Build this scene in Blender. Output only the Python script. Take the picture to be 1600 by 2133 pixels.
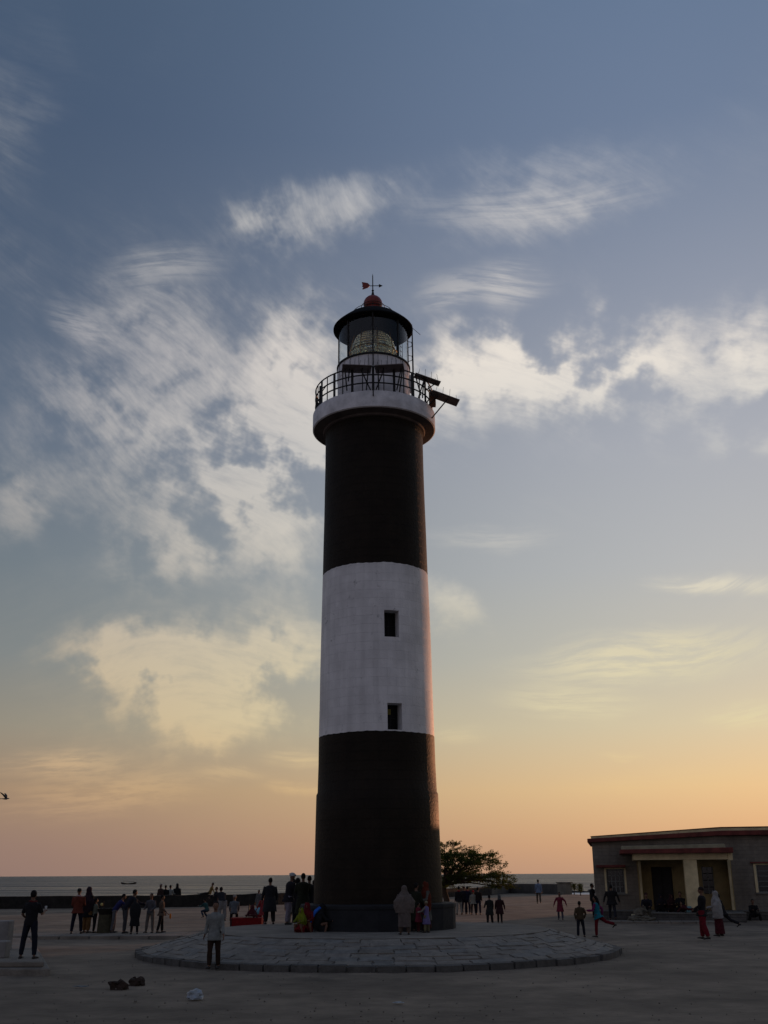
import bpy, bmesh, math, random
from math import sin, cos, tan, atan, atan2, pi, radians, degrees, sqrt, hypot, exp
from mathutils import Vector, Matrix, noise
random.seed(11)
for o in list(bpy.data.objects): bpy.data.objects.remove(o)
C = bpy.context.scene.collection
SC = bpy.context.scene

# ------------------------------------------------------------------ camera
F, CX, CY, H = 2157.0, 800.0, 1066.5, 2.3
PITCH = atan(755.0/F); ROLL = radians(0.30)
cam_d = bpy.data.cameras.new('camera'); cam = bpy.data.objects.new('camera', cam_d); C.objects.link(cam)
cam_d.sensor_fit = 'VERTICAL'; cam_d.sensor_height = 24.0; cam_d.lens = 24.0*F/2133.0
cam_d.clip_start = 0.1; cam_d.clip_end = 60000
cam.matrix_world = Matrix.Translation((0,0,H)) @ Matrix.Rotation(pi/2+PITCH,4,'X') @ Matrix.Rotation(-ROLL,4,'Z')
SC.camera = cam
def ray(x, y):
    v = cam.matrix_world.to_3x3() @ Vector(((x-CX)/F, (CY-y)/F, -1.0))
    return v
def G(x, y, z=0.0):
    r = ray(x,y); k = (z-H)/r.z
    return Vector((r.x*k, r.y*k, z))
def AY(x, y, Y):
    r = ray(x,y); k = Y/r.y
    return Vector((r.x*k, Y, H+r.z*k))

# ------------------------------------------------------------------ world
SUN_AZ, SUN_EL = radians(34), radians(1.7)
world = bpy.data.worlds.new('World'); SC.world = world; world.use_nodes = True
nt = world.node_tree; nt.nodes.clear(); N = nt.nodes; L = nt.links
def nd(t, **k):
    n = N.new(t)
    for a, b in k.items(): setattr(n, a, b)
    return n
def put(sock, v):
    if v is None: return
    if hasattr(v, 'is_output') or hasattr(v, 'links'): L.new(v, sock)
    else: sock.default_value = v
def M(op, a, b=None, c=None, clamp=False):
    n = nd('ShaderNodeMath', operation=op, use_clamp=clamp); put(n.inputs[0], a); put(n.inputs[1], b); put(n.inputs[2], c)
    return n.outputs[0]
def comb(x, y, z=0.0):
    n = nd('ShaderNodeCombineXYZ'); put(n.inputs[0], x); put(n.inputs[1], y); put(n.inputs[2], z); return n.outputs[0]
def mixc(f, a, b, mode='MIX'):
    n = nd('ShaderNodeMix', data_type='RGBA', blend_type=mode); put(n.inputs[0], f); put(n.inputs[6], a); put(n.inputs[7], b); return n.outputs[2]
def srgb(r, g, b):
    f = lambda c: (c/255/12.92) if c/255 <= .04045 else ((c/255+.055)/1.055)**2.4
    return (f(r), f(g), f(b), 1)
def ramp(fac, stops, interp='LINEAR'):
    n = nd('ShaderNodeValToRGB'); n.color_ramp.interpolation = interp
    e = n.color_ramp.elements
    e[0].position, e[0].color = stops[0]; e[1].position, e[1].color = stops[-1]
    for p, c in stops[1:-1]:
        x = e.new(p); x.color = c
    put(n.inputs[0], fac); return n.outputs[0]
def smooth(v, a, b):
    n = nd('ShaderNodeMapRange', interpolation_type='SMOOTHSTEP'); put(n.inputs[0], v)
    n.inputs[1].default_value = a; n.inputs[2].default_value = b; return n.outputs[0]
def noi(vec, scale, detail=4, rough=.5, dist=0.0):
    n = nd('ShaderNodeTexNoise'); put(n.inputs['Vector'], vec); n.inputs['Scale'].default_value = scale
    n.inputs['Detail'].default_value = detail; n.inputs['Roughness'].default_value = rough; n.inputs['Distortion'].default_value = dist
    return n
tc = nd('ShaderNodeTexCoord'); sep = nd('ShaderNodeSeparateXYZ'); L.new(tc.outputs['Generated'], sep.inputs[0])
dx, dy, dz = sep.outputs
el = M('MULTIPLY', M('ARCSINE', dz), 180/pi)
az = M('MULTIPLY', M('ARCTAN2', dx, dy), 180/pi)
cs = M('ADD', M('MULTIPLY', dx, sin(SUN_AZ)), M('MULTIPLY', dy, cos(SUN_AZ)))
hor = M('SQRT', M('ADD', M('MULTIPLY', dx, dx), M('MULTIPLY', dy, dy)))
daz = M('MULTIPLY', M('ARCCOSINE', M('DIVIDE', cs, M('MAXIMUM', hor, 1e-4), clamp=False)), 180/pi)
elf = M('DIVIDE', el, 90.0, clamp=True)
def E(y):                                    # photograph row -> elevation fraction
    return max(0.0, degrees(PITCH - atan((y-CY)/F))/90)
def pal(rows):
    return [(E(y), srgb(*c)) for y, c in sorted(rows, reverse=True)] 
right = pal([(1821,(200,156,124)),(1760,(212,168,128)),(1650,(222,190,144)),(1520,(208,196,166)),(1380,(190,188,176)),(1200,(177,180,182)),(950,(166,170,179)),(650,(140,148,165)),(300,(108,124,150)),(0,(99,118,146))])
left = pal([(1821,(143,118,109)),(1760,(146,121,110)),(1650,(154,130,109)),(1520,(142,136,124)),(1380,(122,128,130)),(1200,(108,119,128)),(950,(94,107,125)),(650,(77,92,114)),(300,(69,86,111)),(0,(70,88,112))])
back = [(0,srgb(146,136,140)),(.15,srgb(134,131,142)),(.4,srgb(112,120,140)),(1,srgb(86,100,127))]
right.append((1, srgb(86,100,128))); left.append((1, srgb(80,94,122)))
cr_, cl_, cb_ = ramp(elf, right), ramp(elf, left), ramp(elf, back)
t1 = smooth(daz, 12, 60); t2 = smooth(daz, 58, 150)
base = mixc(t2, mixc(t1, cr_, cl_), cb_)
sky = nd('ShaderNodeTexSky', sky_type='NISHITA'); sky.sun_disc = False
sky.sun_elevation = SUN_EL; sky.sun_rotation = SUN_AZ; sky.air_density = 1.2; sky.dust_density = 2.5; sky.ozone_density = 1.2
nish = mixc(1.0, sky.outputs[0], (.1,.1,.1,1), 'MULTIPLY')
base = mixc(.12, base, nish)
# --- cirrus: two fibre fields on the sky, gathered in banks
a2 = M('MULTIPLY', az, M('COSINE', M('MULTIPLY', el, pi/180)))
sv = comb(a2, el, 0.0)
wn = noi(sv, .07, 5, .55)
wsub = nd('ShaderNodeVectorMath', operation='SUBTRACT'); L.new(wn.outputs['Color'], wsub.inputs[0]); wsub.inputs[1].default_value = (.5,.5,.5)
def vscale(v, s):
    n = nd('ShaderNodeVectorMath', operation='SCALE'); L.new(v, n.inputs[0]); n.inputs[3].default_value = s; return n.outputs[0]
def vadd(a, b):
    n = nd('ShaderNodeVectorMath', operation='ADD'); put(n.inputs[0], a); put(n.inputs[1], b); return n.outputs[0]
wn2 = noi(sv, .35, 4, .55); ws2 = nd('ShaderNodeVectorMath', operation='SUBTRACT'); L.new(wn2.outputs['Color'], ws2.inputs[0]); ws2.inputs[1].default_value = (.5,.5,.5)
wv = vadd(vadd(sv, vscale(wsub.outputs[0], 9.0)), vscale(ws2.outputs[0], 1.5))
def mapping(v, rot, scale):
    n = nd('ShaderNodeMapping', vector_type='TEXTURE'); L.new(v, n.inputs[0]); n.inputs['Rotation'].default_value = (0,0,rot); n.inputs['Scale'].default_value = scale
    return n.outputs[0]
wls = nd('ShaderNodeVectorMath', operation='SUBTRACT'); L.new(noi(sv, .055, 1.0, .4).outputs['Color'], wls.inputs[0]); wls.inputs[1].default_value = (.5,.5,.5)
wvf = vadd(sv, vscale(wls.outputs[0], 11.0))
fibA = noi(mapping(wvf, radians(-36), (4.6,1.1,1)), 1.0, 9, .64).outputs[0]
fibB = noi(mapping(wvf, radians(6), (9.0,1.0,1)), 1.0, 9, .62).outputs[0]
lump = noi(wv, .42, 8, .60).outputs[0]
lowf = smooth(el, 20, 11)
fib = M('ADD', M('MULTIPLY', fibA, M('SUBTRACT', 1.0, lowf)), M('MULTIPLY', fibB, lowf))
fib = M('ADD', M('MULTIPLY', fib, .72), M('MULTIPLY', lump, .28))
wnb = vadd(sv, vadd(vscale(wsub.outputs[0], 5.0), vscale(ws2.outputs[0], 3.0)))
wnt = vadd(sv, vadd(vscale(wsub.outputs[0], 1.2), vscale(ws2.outputs[0], 1.0)))
def ae(x, y):
    r = ray(x,y).normalized(); e = math.asin(r.z); return degrees(atan2(r.x, r.y))*cos(e), degrees(e)
banks = [
 (120,1375,640,1385,50,.40),(330,1470,620,1480,55,.30),(560,860,700,1060,95,.42),(500,1060,690,960,80,.30),(880,775,1300,790,34,.45),(870,470,1280,440,36,.28),
 (900,720,1640,790,130,.42),(200,620,700,860,190,.34),(100,1000,660,1050,170,.32),(250,1420,660,1420,130,.26),(850,470,1400,380,60,.25),(1300,900,1640,860,60,.3),
 (-20,930,300,1010,90,.36),(-20,770,260,830,60,.30),(420,1150,640,1130,60,.35),  # (x0,y0,x1,y1,half-width px, strength)
 (500,500,860,400,46,.85),(480,430,560,520,40,.5),(860,440,1350,400,30,.33),(980,350,1230,360,55,.45),(1230,300,1420,380,60,.2),
 (960,590,1130,590,32,.5),(880,620,960,600,30,.3),
 (880,740,1320,770,68,1.0),(1250,680,1480,800,80,.55),(1530,640,1610,830,60,.85),(860,830,1010,850,55,.65),
 (560,780,700,700,70,.55),(380,900,690,850,130,.62),(330,1120,640,960,120,.60),(220,1190,420,1180,55,.42),
 (200,640,380,740,80,.42),(250,560,440,550,32,.38),(560,680,640,640,40,.35),(100,850,330,890,60,.33),(120,640,210,700,30,.32),
 (0,1060,40,1090,55,.6),(-20,240,50,300,90,.28),(-20,540,40,560,80,.22),
 (120,1352,420,1370,38,.6),(240,1430,640,1440,80,.8),(420,1500,500,1550,38,.6),(540,1290,660,1360,62,.7),(560,1180,660,1190,38,.4),(890,1270,1010,1295,38,.75),
 (0,1600,260,1580,22,.75),(0,1680,420,1625,33,.55),(560,1575,680,1580,14,.6),(560,1640,680,1650,10,.5),(420,1600,560,1620,12,.4),
 (1360,1222,1640,1222,15,.9),(1200,1345,1620,1345,26,.8),(1080,1390,1560,1380,28,.85),(1050,1450,1330,1465,26,.6),(1470,1490,1640,1490,18,.7),
 (900,1120,1150,1120,20,.3),(1440,960,1640,910,34,.45),(1240,1565,1330,1565,7,.4),(900,1530,1010,1524,14,.3),(1180,1640,1600,1600,20,.2),
]
total = None; thin = None
for x0,y0,x1,y1,w,s in banks:
    a0,e0 = ae(x0,y0); a1,e1 = ae(x1,y1); px = degrees(1/F)
    mx, my = (a0+a1)/2, (e0+e1)/2; ln = hypot(a1-a0,e1-e0)/2*1.15 + w*px*.9; rot = atan2(e1-e0, a1-a0)
    n = nd('ShaderNodeMapping', vector_type='TEXTURE'); L.new(wnb if w >= 34 else wnt, n.inputs[0]); n.inputs['Location'].default_value = (mx,my,0)
    n.inputs['Rotation'].default_value = (0,0,rot); n.inputs['Scale'].default_value = (ln, w*px*1.7, 1)
    q = nd('ShaderNodeVectorMath', operation='LENGTH'); L.new(n.outputs[0], q.inputs[0])
    g = nd('ShaderNodeMapRange', interpolation_type='SMOOTHERSTEP'); L.new(q.outputs['Value'], g.inputs[0])
    g.inputs[1].default_value = 1.25; g.inputs[2].default_value = 0.0; g.inputs[3].default_value = 0.0; g.inputs[4].default_value = s
    if w >= 34: total = g.outputs[0] if total is None else M('ADD', total, g.outputs[0])
    else: thin = g.outputs[0] if thin is None else M('ADD', thin, g.outputs[0])
gen = M('MULTIPLY', smooth(noi(wv, .06, 3, .5).outputs[0], .5, .75), .28)      # thin cirrus over the rest of the sky
total = M('MINIMUM', M('ADD', total, gen), 1.15)
fx = M('MULTIPLY', M('SUBTRACT', fib, .47), M('MULTIPLY', M('SQRT', total), 1.9))
fineA = noi(mapping(wvf, radians(-30), (2.0,.38,1)), 1.0, 7, .66).outputs[0]
fineB = noi(mapping(wvf, radians(4), (4.0,.34,1)), 1.0, 7, .62).outputs[0]
fine = M('ADD', M('MULTIPLY', fineA, M('SUBTRACT', 1.0, lowf)), M('MULTIPLY', fineB, lowf))
fx = M('ADD', fx, M('MULTIPLY', M('SUBTRACT', fine, .5), M('MULTIPLY', M('SQRT', total), .75)))
dens = M('MULTIPLY', smooth(M('ADD', total, fx), -.02, 1.42), M('ADD', .56, M('MULTIPLY', total, .40)))
thd = M('MULTIPLY', M('MINIMUM', thin, 1.0), M('ADD', M('MULTIPLY', smooth(fineB, .34, .62), .85), .3))
dens = M('ADD', dens, thd, clamp=True)
cR = ramp(elf, pal([(1821,(205,160,118)),(1650,(222,190,134)),(1500,(214,202,164)),(1350,(205,196,170)),(1200,(208,202,188)),(950,(196,194,190)),(750,(222,214,204)),(450,(186,184,184)),(0,(150,160,178))]))
cL = ramp(elf, pal([(1821,(160,128,110)),(1650,(178,146,116)),(1500,(182,160,132)),(1400,(180,164,142)),(1200,(166,160,154)),(950,(172,168,166)),(750,(164,162,166)),(450,(176,175,172)),(0,(110,122,140))]))
ccol = mixc(smooth(daz, 22, 62), cR, cL)
ccol = mixc(t2, ccol, (.11,.115,.14,1))
fin = mixc(dens, base, ccol)
fin = mixc(smooth(el, 0.0, -2.0), fin, (.05,.05,.052,1))
bg = nd('ShaderNodeBackground'); bg.inputs[1].default_value = 0.1
L.new(mixc(1.0, fin, (10,10,10,1), 'MULTIPLY'), bg.inputs[0])
wo = nd('ShaderNodeOutputWorld'); L.new(bg.outputs[0], wo.inputs[0])
for n in N:
    if n.type == 'MIX': n.clamp_result = False
# ------------------------------------------------------------------ sun
sd = bpy.data.lights.new('sun', 'SUN'); sun = bpy.data.objects.new('sun', sd); C.objects.link(sun)
sd.energy = 1.35; sd.angle = radians(.6); sd.color = (1.0,.42,.20)
sdir = Vector((sin(SUN_AZ)*cos(SUN_EL), cos(SUN_AZ)*cos(SUN_EL), sin(SUN_EL)))
sun.rotation_euler = sdir.to_track_quat('Z','Y').to_euler()
SC.render.engine = 'CYCLES'
vs = SC.view_settings; vs.view_transform = 'Standard'; vs.look = 'None'; vs.exposure = 0.17; vs.gamma = 1.0; vs.use_curve_mapping = False

# ------------------------------------------------------------------ materials
MATS = {}
def mat(name, col, rough=.8, var=.25, scale=6.0, bump=.2, bscale=None, metal=0.0, spec=.4, extra=None):
    if name in MATS: return MATS[name]
    m = bpy.data.materials.new(name); m.use_nodes = True; t = m.node_tree; b = t.nodes['Principled BSDF']
    b.inputs['Roughness'].default_value = rough; b.inputs['Metallic'].default_value = metal; b.inputs['Specular IOR Level'].default_value = spec
    tcn = t.nodes.new('ShaderNodeTexCoord'); n1 = t.nodes.new('ShaderNodeTexNoise'); t.links.new(tcn.outputs['Object'], n1.inputs['Vector'])
    n1.inputs['Scale'].default_value = scale; n1.inputs['Detail'].default_value = 6; n1.inputs['Roughness'].default_value = .62
    mx = t.nodes.new('ShaderNodeMix'); mx.data_type = 'RGBA'
    mr = t.nodes.new('ShaderNodeMapRange'); mr.inputs[1].default_value = .3; mr.inputs[2].default_value = .7; t.links.new(n1.outputs[0], mr.inputs[0])
    t.links.new(mr.outputs[0], mx.inputs[0])
    c = Vector(col[:3]); mx.inputs[6].default_value = (*(c*(1-var)), 1); mx.inputs[7].default_value = (*[min(1,q) for q in c*(1+var)], 1)
    t.links.new(mx.outputs[2], b.inputs['Base Color'])
    if bump:
        n2 = t.nodes.new('ShaderNodeTexNoise'); t.links.new(tcn.outputs['Object'], n2.inputs['Vector']); n2.inputs['Scale'].default_value = bscale or scale*5; n2.inputs['Detail'].default_value = 5
        bp = t.nodes.new('ShaderNodeBump'); bp.inputs['Strength'].default_value = bump; bp.inputs['Distance'].default_value = .03
        t.links.new(n2.outputs[0], bp.inputs['Height']); t.links.new(bp.outputs[0], b.inputs['Normal'])
    MATS[name] = m
    if extra: extra(m, t, b, mx, tcn)
    return m
def tn(t, typ, **k):
    n = t.nodes.new(typ)
    for a, b in k.items(): setattr(n, a, b)
    return n
def blot(m, t, b, mx, tcn, prev):
    n = tn(t,'ShaderNodeTexNoise'); t.links.new(tcn.outputs['Object'], n.inputs[0]); n.inputs['Scale'].default_value = 3.2; n.inputs['Detail'].default_value = 9; n.inputs['Roughness'].default_value = .72
    r = tn(t,'ShaderNodeMapRange'); t.links.new(n.outputs[0], r.inputs[0]); r.inputs[1].default_value=.60; r.inputs[2].default_value=.70; r.inputs[3].default_value=1; r.inputs[4].default_value=.55
    n2 = tn(t,'ShaderNodeTexNoise'); t.links.new(tcn.outputs['Object'], n2.inputs[0]); n2.inputs['Scale'].default_value = .7; n2.inputs['Detail'].default_value = 5
    r2 = tn(t,'ShaderNodeMapRange'); t.links.new(n2.outputs[0], r2.inputs[0]); r2.inputs[1].default_value=.35; r2.inputs[2].default_value=.65; r2.inputs[3].default_value=.84; r2.inputs[4].default_value=1.04
    q = tn(t,'ShaderNodeMath',operation='MULTIPLY'); t.links.new(r.outputs[0], q.inputs[0]); t.links.new(r2.outputs[0], q.inputs[1])
    m3 = tn(t,'ShaderNodeMix',data_type='RGBA',blend_type='MULTIPLY'); m3.inputs[0].default_value = 1
    t.links.new(prev, m3.inputs[6]); t.links.new(q.outputs[0], m3.inputs[7]); return m3.outputs[2]
def courses(bw, bh, mortar=.012, dark=.8, strength=.5, cyl=None, streak=True):
    def f(m, t, b, mx, tcn):
        sp = tn(t,'ShaderNodeSeparateXYZ'); t.links.new(tcn.outputs['Object'], sp.inputs[0]); cb = tn(t,'ShaderNodeCombineXYZ')
        if cyl:
            a = tn(t,'ShaderNodeMath',operation='ARCTAN2'); t.links.new(sp.outputs[0],a.inputs[0]); t.links.new(sp.outputs[1],a.inputs[1])
            a2_ = tn(t,'ShaderNodeMath',operation='MULTIPLY'); t.links.new(a.outputs[0],a2_.inputs[0]); a2_.inputs[1].default_value = cyl
            t.links.new(a2_.outputs[0], cb.inputs[0])
        else:
            a2_ = tn(t,'ShaderNodeMath',operation='ADD'); t.links.new(sp.outputs[0],a2_.inputs[0]); t.links.new(sp.outputs[1],a2_.inputs[1]); t.links.new(a2_.outputs[0], cb.inputs[0])
        t.links.new(sp.outputs[2], cb.inputs[1])
        br = tn(t,'ShaderNodeTexBrick'); t.links.new(cb.outputs[0], br.inputs['Vector']); br.inputs['Scale'].default_value = 1
        br.inputs['Brick Width'].default_value = bw; br.inputs['Row Height'].default_value = bh; br.inputs['Mortar Size'].default_value = mortar; br.inputs['Mortar Smooth'].default_value = .4
        br.inputs['Color1'].default_value = (1,1,1,1); br.inputs['Color2'].default_value = ((.95,.95,.95,1) if cyl else (.86,.86,.86,1)); br.inputs['Mortar'].default_value = (dark,dark,dark,1)
        mm = tn(t,'ShaderNodeMix',data_type='RGBA',blend_type='MULTIPLY'); mm.inputs[0].default_value = 1
        t.links.new(mx.outputs[2], mm.inputs[6]); t.links.new(br.outputs['Color'], mm.inputs[7]); out = mm.outputs[2]
        if streak:
            mp = tn(t,'ShaderNodeMapping'); t.links.new(tcn.outputs['Object'], mp.inputs[0]); mp.inputs['Scale'].default_value = (2.6,2.6,.22)
            sn = tn(t,'ShaderNodeTexNoise'); t.links.new(mp.outputs[0], sn.inputs[0]); sn.inputs['Scale'].default_value = 1.4; sn.inputs['Detail'].default_value = 6
            r2 = tn(t,'ShaderNodeMapRange'); t.links.new(sn.outputs[0], r2.inputs[0]); r2.inputs[1].default_value=.35; r2.inputs[2].default_value=.62; r2.inputs[3].default_value=.86; r2.inputs[4].default_value=1
            m3 = tn(t,'ShaderNodeMix',data_type='RGBA',blend_type='MULTIPLY'); m3.inputs[0].default_value = 1
            t.links.new(out, m3.inputs[6]); t.links.new(r2.outputs[0], m3.inputs[7]); out = m3.outputs[2]
        if cyl: out = blot(m, t, b, mx, tcn, out)
        t.links.new(out, b.inputs['Base Color'])
        bp = tn(t,'ShaderNodeBump'); bp.inputs['Strength'].default_value = strength; bp.inputs['Distance'].default_value = .03; bp.invert = True
        t.links.new(br.outputs['Fac'], bp.inputs['Height'])
        old = b.inputs['Normal'].links
        if old: t.links.new(old[0].from_socket, bp.inputs['Normal'])
        t.links.new(bp.outputs[0], b.inputs['Normal'])
    return f
white_wall = mat('white limewash masonry', (.80,.78,.78), .55, .10, 1.2, .35, 14, extra=courses(.62,.30,.006,.86,.45,cyl=2.0))
black_wall = mat('black tarred masonry', (.018,.0125,.008), .6, .25, 1.5, .6, 12, spec=.13, extra=courses(.62,.30,.008,.7,.6,cyl=2.0))
gal_soffit = mat('gallery soffit painted shade', (.12,.095,.09), .85, .35, 2.0, .35, 14)  # darker than the gallery white: the underside's shadow is put into the colour
gal_white = mat('gallery white paint', (.62,.60,.61), .6, .25, 2.5, .35, 18)
plinth_m = mat('dark plinth plaster', (.020,.021,.024), .8, .3, 2, .4, 18, spec=.2)
iron = mat('dark painted iron', (.012,.012,.013), .55, .3, 10, .15, spec=.25)
roof_m = mat('black lantern roof', (.010,.010,.011), .85, .3, 6, .2, spec=.06)
red_paint = mat('red dome paint', (.20,.022,.014), .42, .3, 6, .15)
brass = mat('lens brass', (.45,.27,.08), .3, .2, 10, 0, metal=1.0)
conc = mat('pale cement', (.135,.15,.165), .9, .28, 1.6, .7, 26)
conc_top = mat('trodden cement', (.19,.17,.142), .95, .3, 1.1, .6, 30)
joint = mat('dusty joint mortar', (.14,.132,.12), .95, .3, 3, .6, 30)
stone_m = [mat('apron stone %s' % n, c, .85, .3, 3.5, .9, 18) for n, c in (('grey',(.190,.172,.148)),('blue',(.172,.166,.150)),('light',(.205,.187,.158)),('dull',(.172,.156,.132)))]
kerb_m = mat('kerb stone painted shade', (.085,.082,.076), .95, .35, 3, .9, 14)  # the kerb edge's shadow is painted in as a darker stone colour
wallstone = mat('sea wall rubble', (.016,.014,.012), .95, .6, 2.5, 1.0, 6)
wallpale = mat('sea wall plaster', (.065,.060,.055), .9, .3, 1.2, .5, 8)
wallend = mat('sea wall pillar plaster', (.16,.145,.115), .9, .25, 1.2, .5, 8)
block_m = mat('grey block wall', (.205,.182,.150), .95, .25, .9, .8, 10, extra=courses(.40,.19,.012,.78,.6,streak=True))
plinth_b = mat('veranda stone face', (.09,.086,.08), .95, .3, 2, .8, 9, extra=courses(.5,.2,.015,.6,.8,streak=False))
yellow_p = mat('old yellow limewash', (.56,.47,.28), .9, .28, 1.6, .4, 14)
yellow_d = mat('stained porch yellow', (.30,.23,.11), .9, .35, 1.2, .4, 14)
red_b = mat('red oxide band', (.125,.028,.022), .85, .45, 2.2, .4, 14)
frame_p = mat('pale window frame', (.16,.17,.16), .7, .25, 4, .1)
cement_l = mat('veranda cement edge', (.14,.135,.12), .9, .25, 2, .4, 14)
glass_t = mat('dusty black window glass', (.006,.006,.007), .5, .3, 8, 0, spec=.12)
dark_in = mat('dark room', (.008,.008,.009), .9, .3, 2, 0)
glass_d = mat('dark window glass', (.010,.012,.016), .12, .2, 2, 0, spec=.6)
bark = mat('tree bark', (.055,.035,.022), .95, .4, 6, .7, 20)
def translucent(m, t, b, mx, tcn):
    tl = tn(t,'ShaderNodeBsdfTranslucent'); tl.inputs[0].default_value = (.10,.12,.02,1); ms = tn(t,'ShaderNodeMixShader'); ms.inputs[0].default_value = .45
    t.links.new(b.outputs[0], ms.inputs[1]); t.links.new(tl.outputs[0], ms.inputs[2]); t.links.new(ms.outputs[0], t.nodes['Material Output'].inputs[0])
leaf_m = mat('thorn tree leaves', (.050,.068,.016), .8, .4, 1.6, 0, spec=.1, extra=translucent)
skin_m = mat('brown skin', (.13,.065,.040), .6, .15, 8, .05)
hair_m = mat('black hair', (.008,.007,.007), .8, .3, 20, .2, spec=.15)
shoe_m = mat('dark shoe leather', (.018,.014,.012), .6, .3, 20, .1)
solar_m = mat('solar cell face', (.010,.012,.025), .2, .2, 4, 0, spec=.6)
solar_b = mat('solar panel backing', (.13,.10,.09), .7, .3, 4, .1)
def cloth(c, nm=None):
    return mat(nm or 'cloth %02x%02x%02x' % tuple(int(min(1,x)*255) for x in c), c, .9, .28, 9, .35, 30, spec=.15)
# transparent lantern glazing
gm = bpy.data.materials.new('lantern glass'); gm.use_nodes = True; t = gm.node_tree; t.nodes.clear()
o_ = t.nodes.new('ShaderNodeOutputMaterial'); mxs = t.nodes.new('ShaderNodeMixShader'); lw = t.nodes.new('ShaderNodeLayerWeight'); lw.inputs[0].default_value = .5; pw_ = t.nodes.new('ShaderNodeMath'); pw_.operation = 'POWER'; pw_.inputs[1].default_value = 4.0; fr = t.nodes.new('ShaderNodeMath'); fr.operation = 'MULTIPLY_ADD'; fr.inputs[1].default_value = .55; fr.inputs[2].default_value = .05; t.links.new(lw.outputs['Facing'], pw_.inputs[0]); t.links.new(pw_.outputs[0], fr.inputs[0])
tr = t.nodes.new('ShaderNodeBsdfTransparent'); tr.inputs[0].default_value = (.93,.96,.96,1); gl = t.nodes.new('ShaderNodeBsdfGlossy'); gl.inputs['Roughness'].default_value = .05
nz = t.nodes.new('ShaderNodeTexNoise'); nz.inputs['Scale'].default_value = 3; bp = t.nodes.new('ShaderNodeBump'); bp.inputs['Strength'].default_value = .05
t.links.new(nz.outputs[0], bp.inputs['Height']); t.links.new(bp.outputs[0], gl.inputs['Normal'])
t.links.new(fr.outputs[0], mxs.inputs[0]); t.links.new(tr.outputs[0], mxs.inputs[1]); t.links.new(gl.outputs[0], mxs.inputs[2]); t.links.new(mxs.outputs[0], o_.inputs[0])
lens_m = bpy.data.materials.new('fresnel lens glass'); lens_m.use_nodes = True; b = lens_m.node_tree.nodes['Principled BSDF']
t = lens_m.node_tree; nz = t.nodes.new('ShaderNodeTexNoise'); nz.inputs['Scale'].default_value = 4
rp = t.nodes.new('ShaderNodeValToRGB'); rp.color_ramp.elements[0].color = (.75,.85,.80,1); rp.color_ramp.elements[1].color = (.95,.95,.78,1)
t.links.new(nz.outputs[0], rp.inputs[0]); t.links.new(rp.outputs[0], b.inputs['Base Color'])
b.inputs['Transmission Weight'].default_value = .9; b.inputs['Roughness'].default_value = .04; b.inputs['IOR'].default_value = 1.5

# ground
def ground_extra(m, t, b, mx, tcn):
    n = tn(t,'ShaderNodeTexNoise'); t.links.new(tcn.outputs['Object'], n.inputs[0]); n.inputs['Scale'].default_value = .22; n.inputs['Detail'].default_value = 5; n.inputs['Roughness'].default_value = .6
    r = tn(t,'ShaderNodeMapRange'); t.links.new(n.outputs[0], r.inputs[0]); r.inputs[1].default_value=.35; r.inputs[2].default_value=.65; r.inputs[3].default_value=.62; r.inputs[4].default_value=1.28
    v = tn(t,'ShaderNodeTexVoronoi'); t.links.new(tcn.outputs['Object'], v.inputs['Vector']); v.inputs['Scale'].default_value = 7
    r2 = tn(t,'ShaderNodeMapRange'); t.links.new(v.outputs['Distance'], r2.inputs[0]); r2.inputs[1].default_value=.05; r2.inputs[2].default_value=.14; r2.inputs[3].default_value=.78; r2.inputs[4].default_value=1
    m1 = tn(t,'ShaderNodeMath',operation='MULTIPLY'); t.links.new(r.outputs[0], m1.inputs[0]); t.links.new(r2.outputs[0], m1.inputs[1])
    m3 = tn(t,'ShaderNodeMix',data_type='RGBA',blend_type='MULTIPLY'); m3.inputs[0].default_value = 1
    t.links.new(mx.outputs[2], m3.inputs[6]); t.links.new(m1.outputs[0], m3.inputs[7]); t.links.new(m3.outputs[2], b.inputs['Base Color'])
ground_m = mat('trodden sandy earth', (.172,.136,.098), .97, .30, 1.1, .45, 5, extra=ground_extra)
MATS['trodden sandy earth'].node_tree.nodes['Bump'].inputs['Distance'].default_value = .05
# sea
sea_m = bpy.data.materials.new('evening sea'); sea_m.use_nodes = True; t = sea_m.node_tree; b = t.nodes['Principled BSDF']
b.inputs['Base Color'].default_value = (.030,.040,.045,1); b.inputs['Roughness'].default_value = .36; b.inputs['IOR'].default_value = 1.33
tcn = tn(t,'ShaderNodeTexCoord'); last = None
for sc, st, dist in ((.55,1.0,.8),(.10,1.0,2.6),(.016,.8,9.0)):
    mp = tn(t,'ShaderNodeMapping'); t.links.new(tcn.outputs['Object'], mp.inputs[0]); mp.inputs['Scale'].default_value = (.5,1.3,1); mp.inputs['Rotation'].default_value = (0,0,.15)
    n = tn(t,'ShaderNodeTexNoise'); t.links.new(mp.outputs[0], n.inputs[0]); n.inputs['Scale'].default_value = sc; n.inputs['Detail'].default_value = 5; n.inputs['Roughness'].default_value=.55
    bp = tn(t,'ShaderNodeBump'); bp.inputs['Strength'].default_value = st; bp.inputs['Distance'].default_value = dist; t.links.new(n.outputs[0], bp.inputs['Height'])
    if last: t.links.new(last, bp.inputs['Normal'])
    last = bp.outputs[0]
t.links.new(last, b.inputs['Normal'])
mp = tn(t,'ShaderNodeMapping'); t.links.new(tcn.outputs['Object'], mp.inputs[0]); mp.inputs['Scale'].default_value = (.12,1,1)
n = tn(t,'ShaderNodeTexNoise'); t.links.new(mp.outputs[0], n.inputs[0]); n.inputs['Scale'].default_value = .05; n.inputs['Detail'].default_value = 9; n.inputs['Roughness'].default_value=.75
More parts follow.
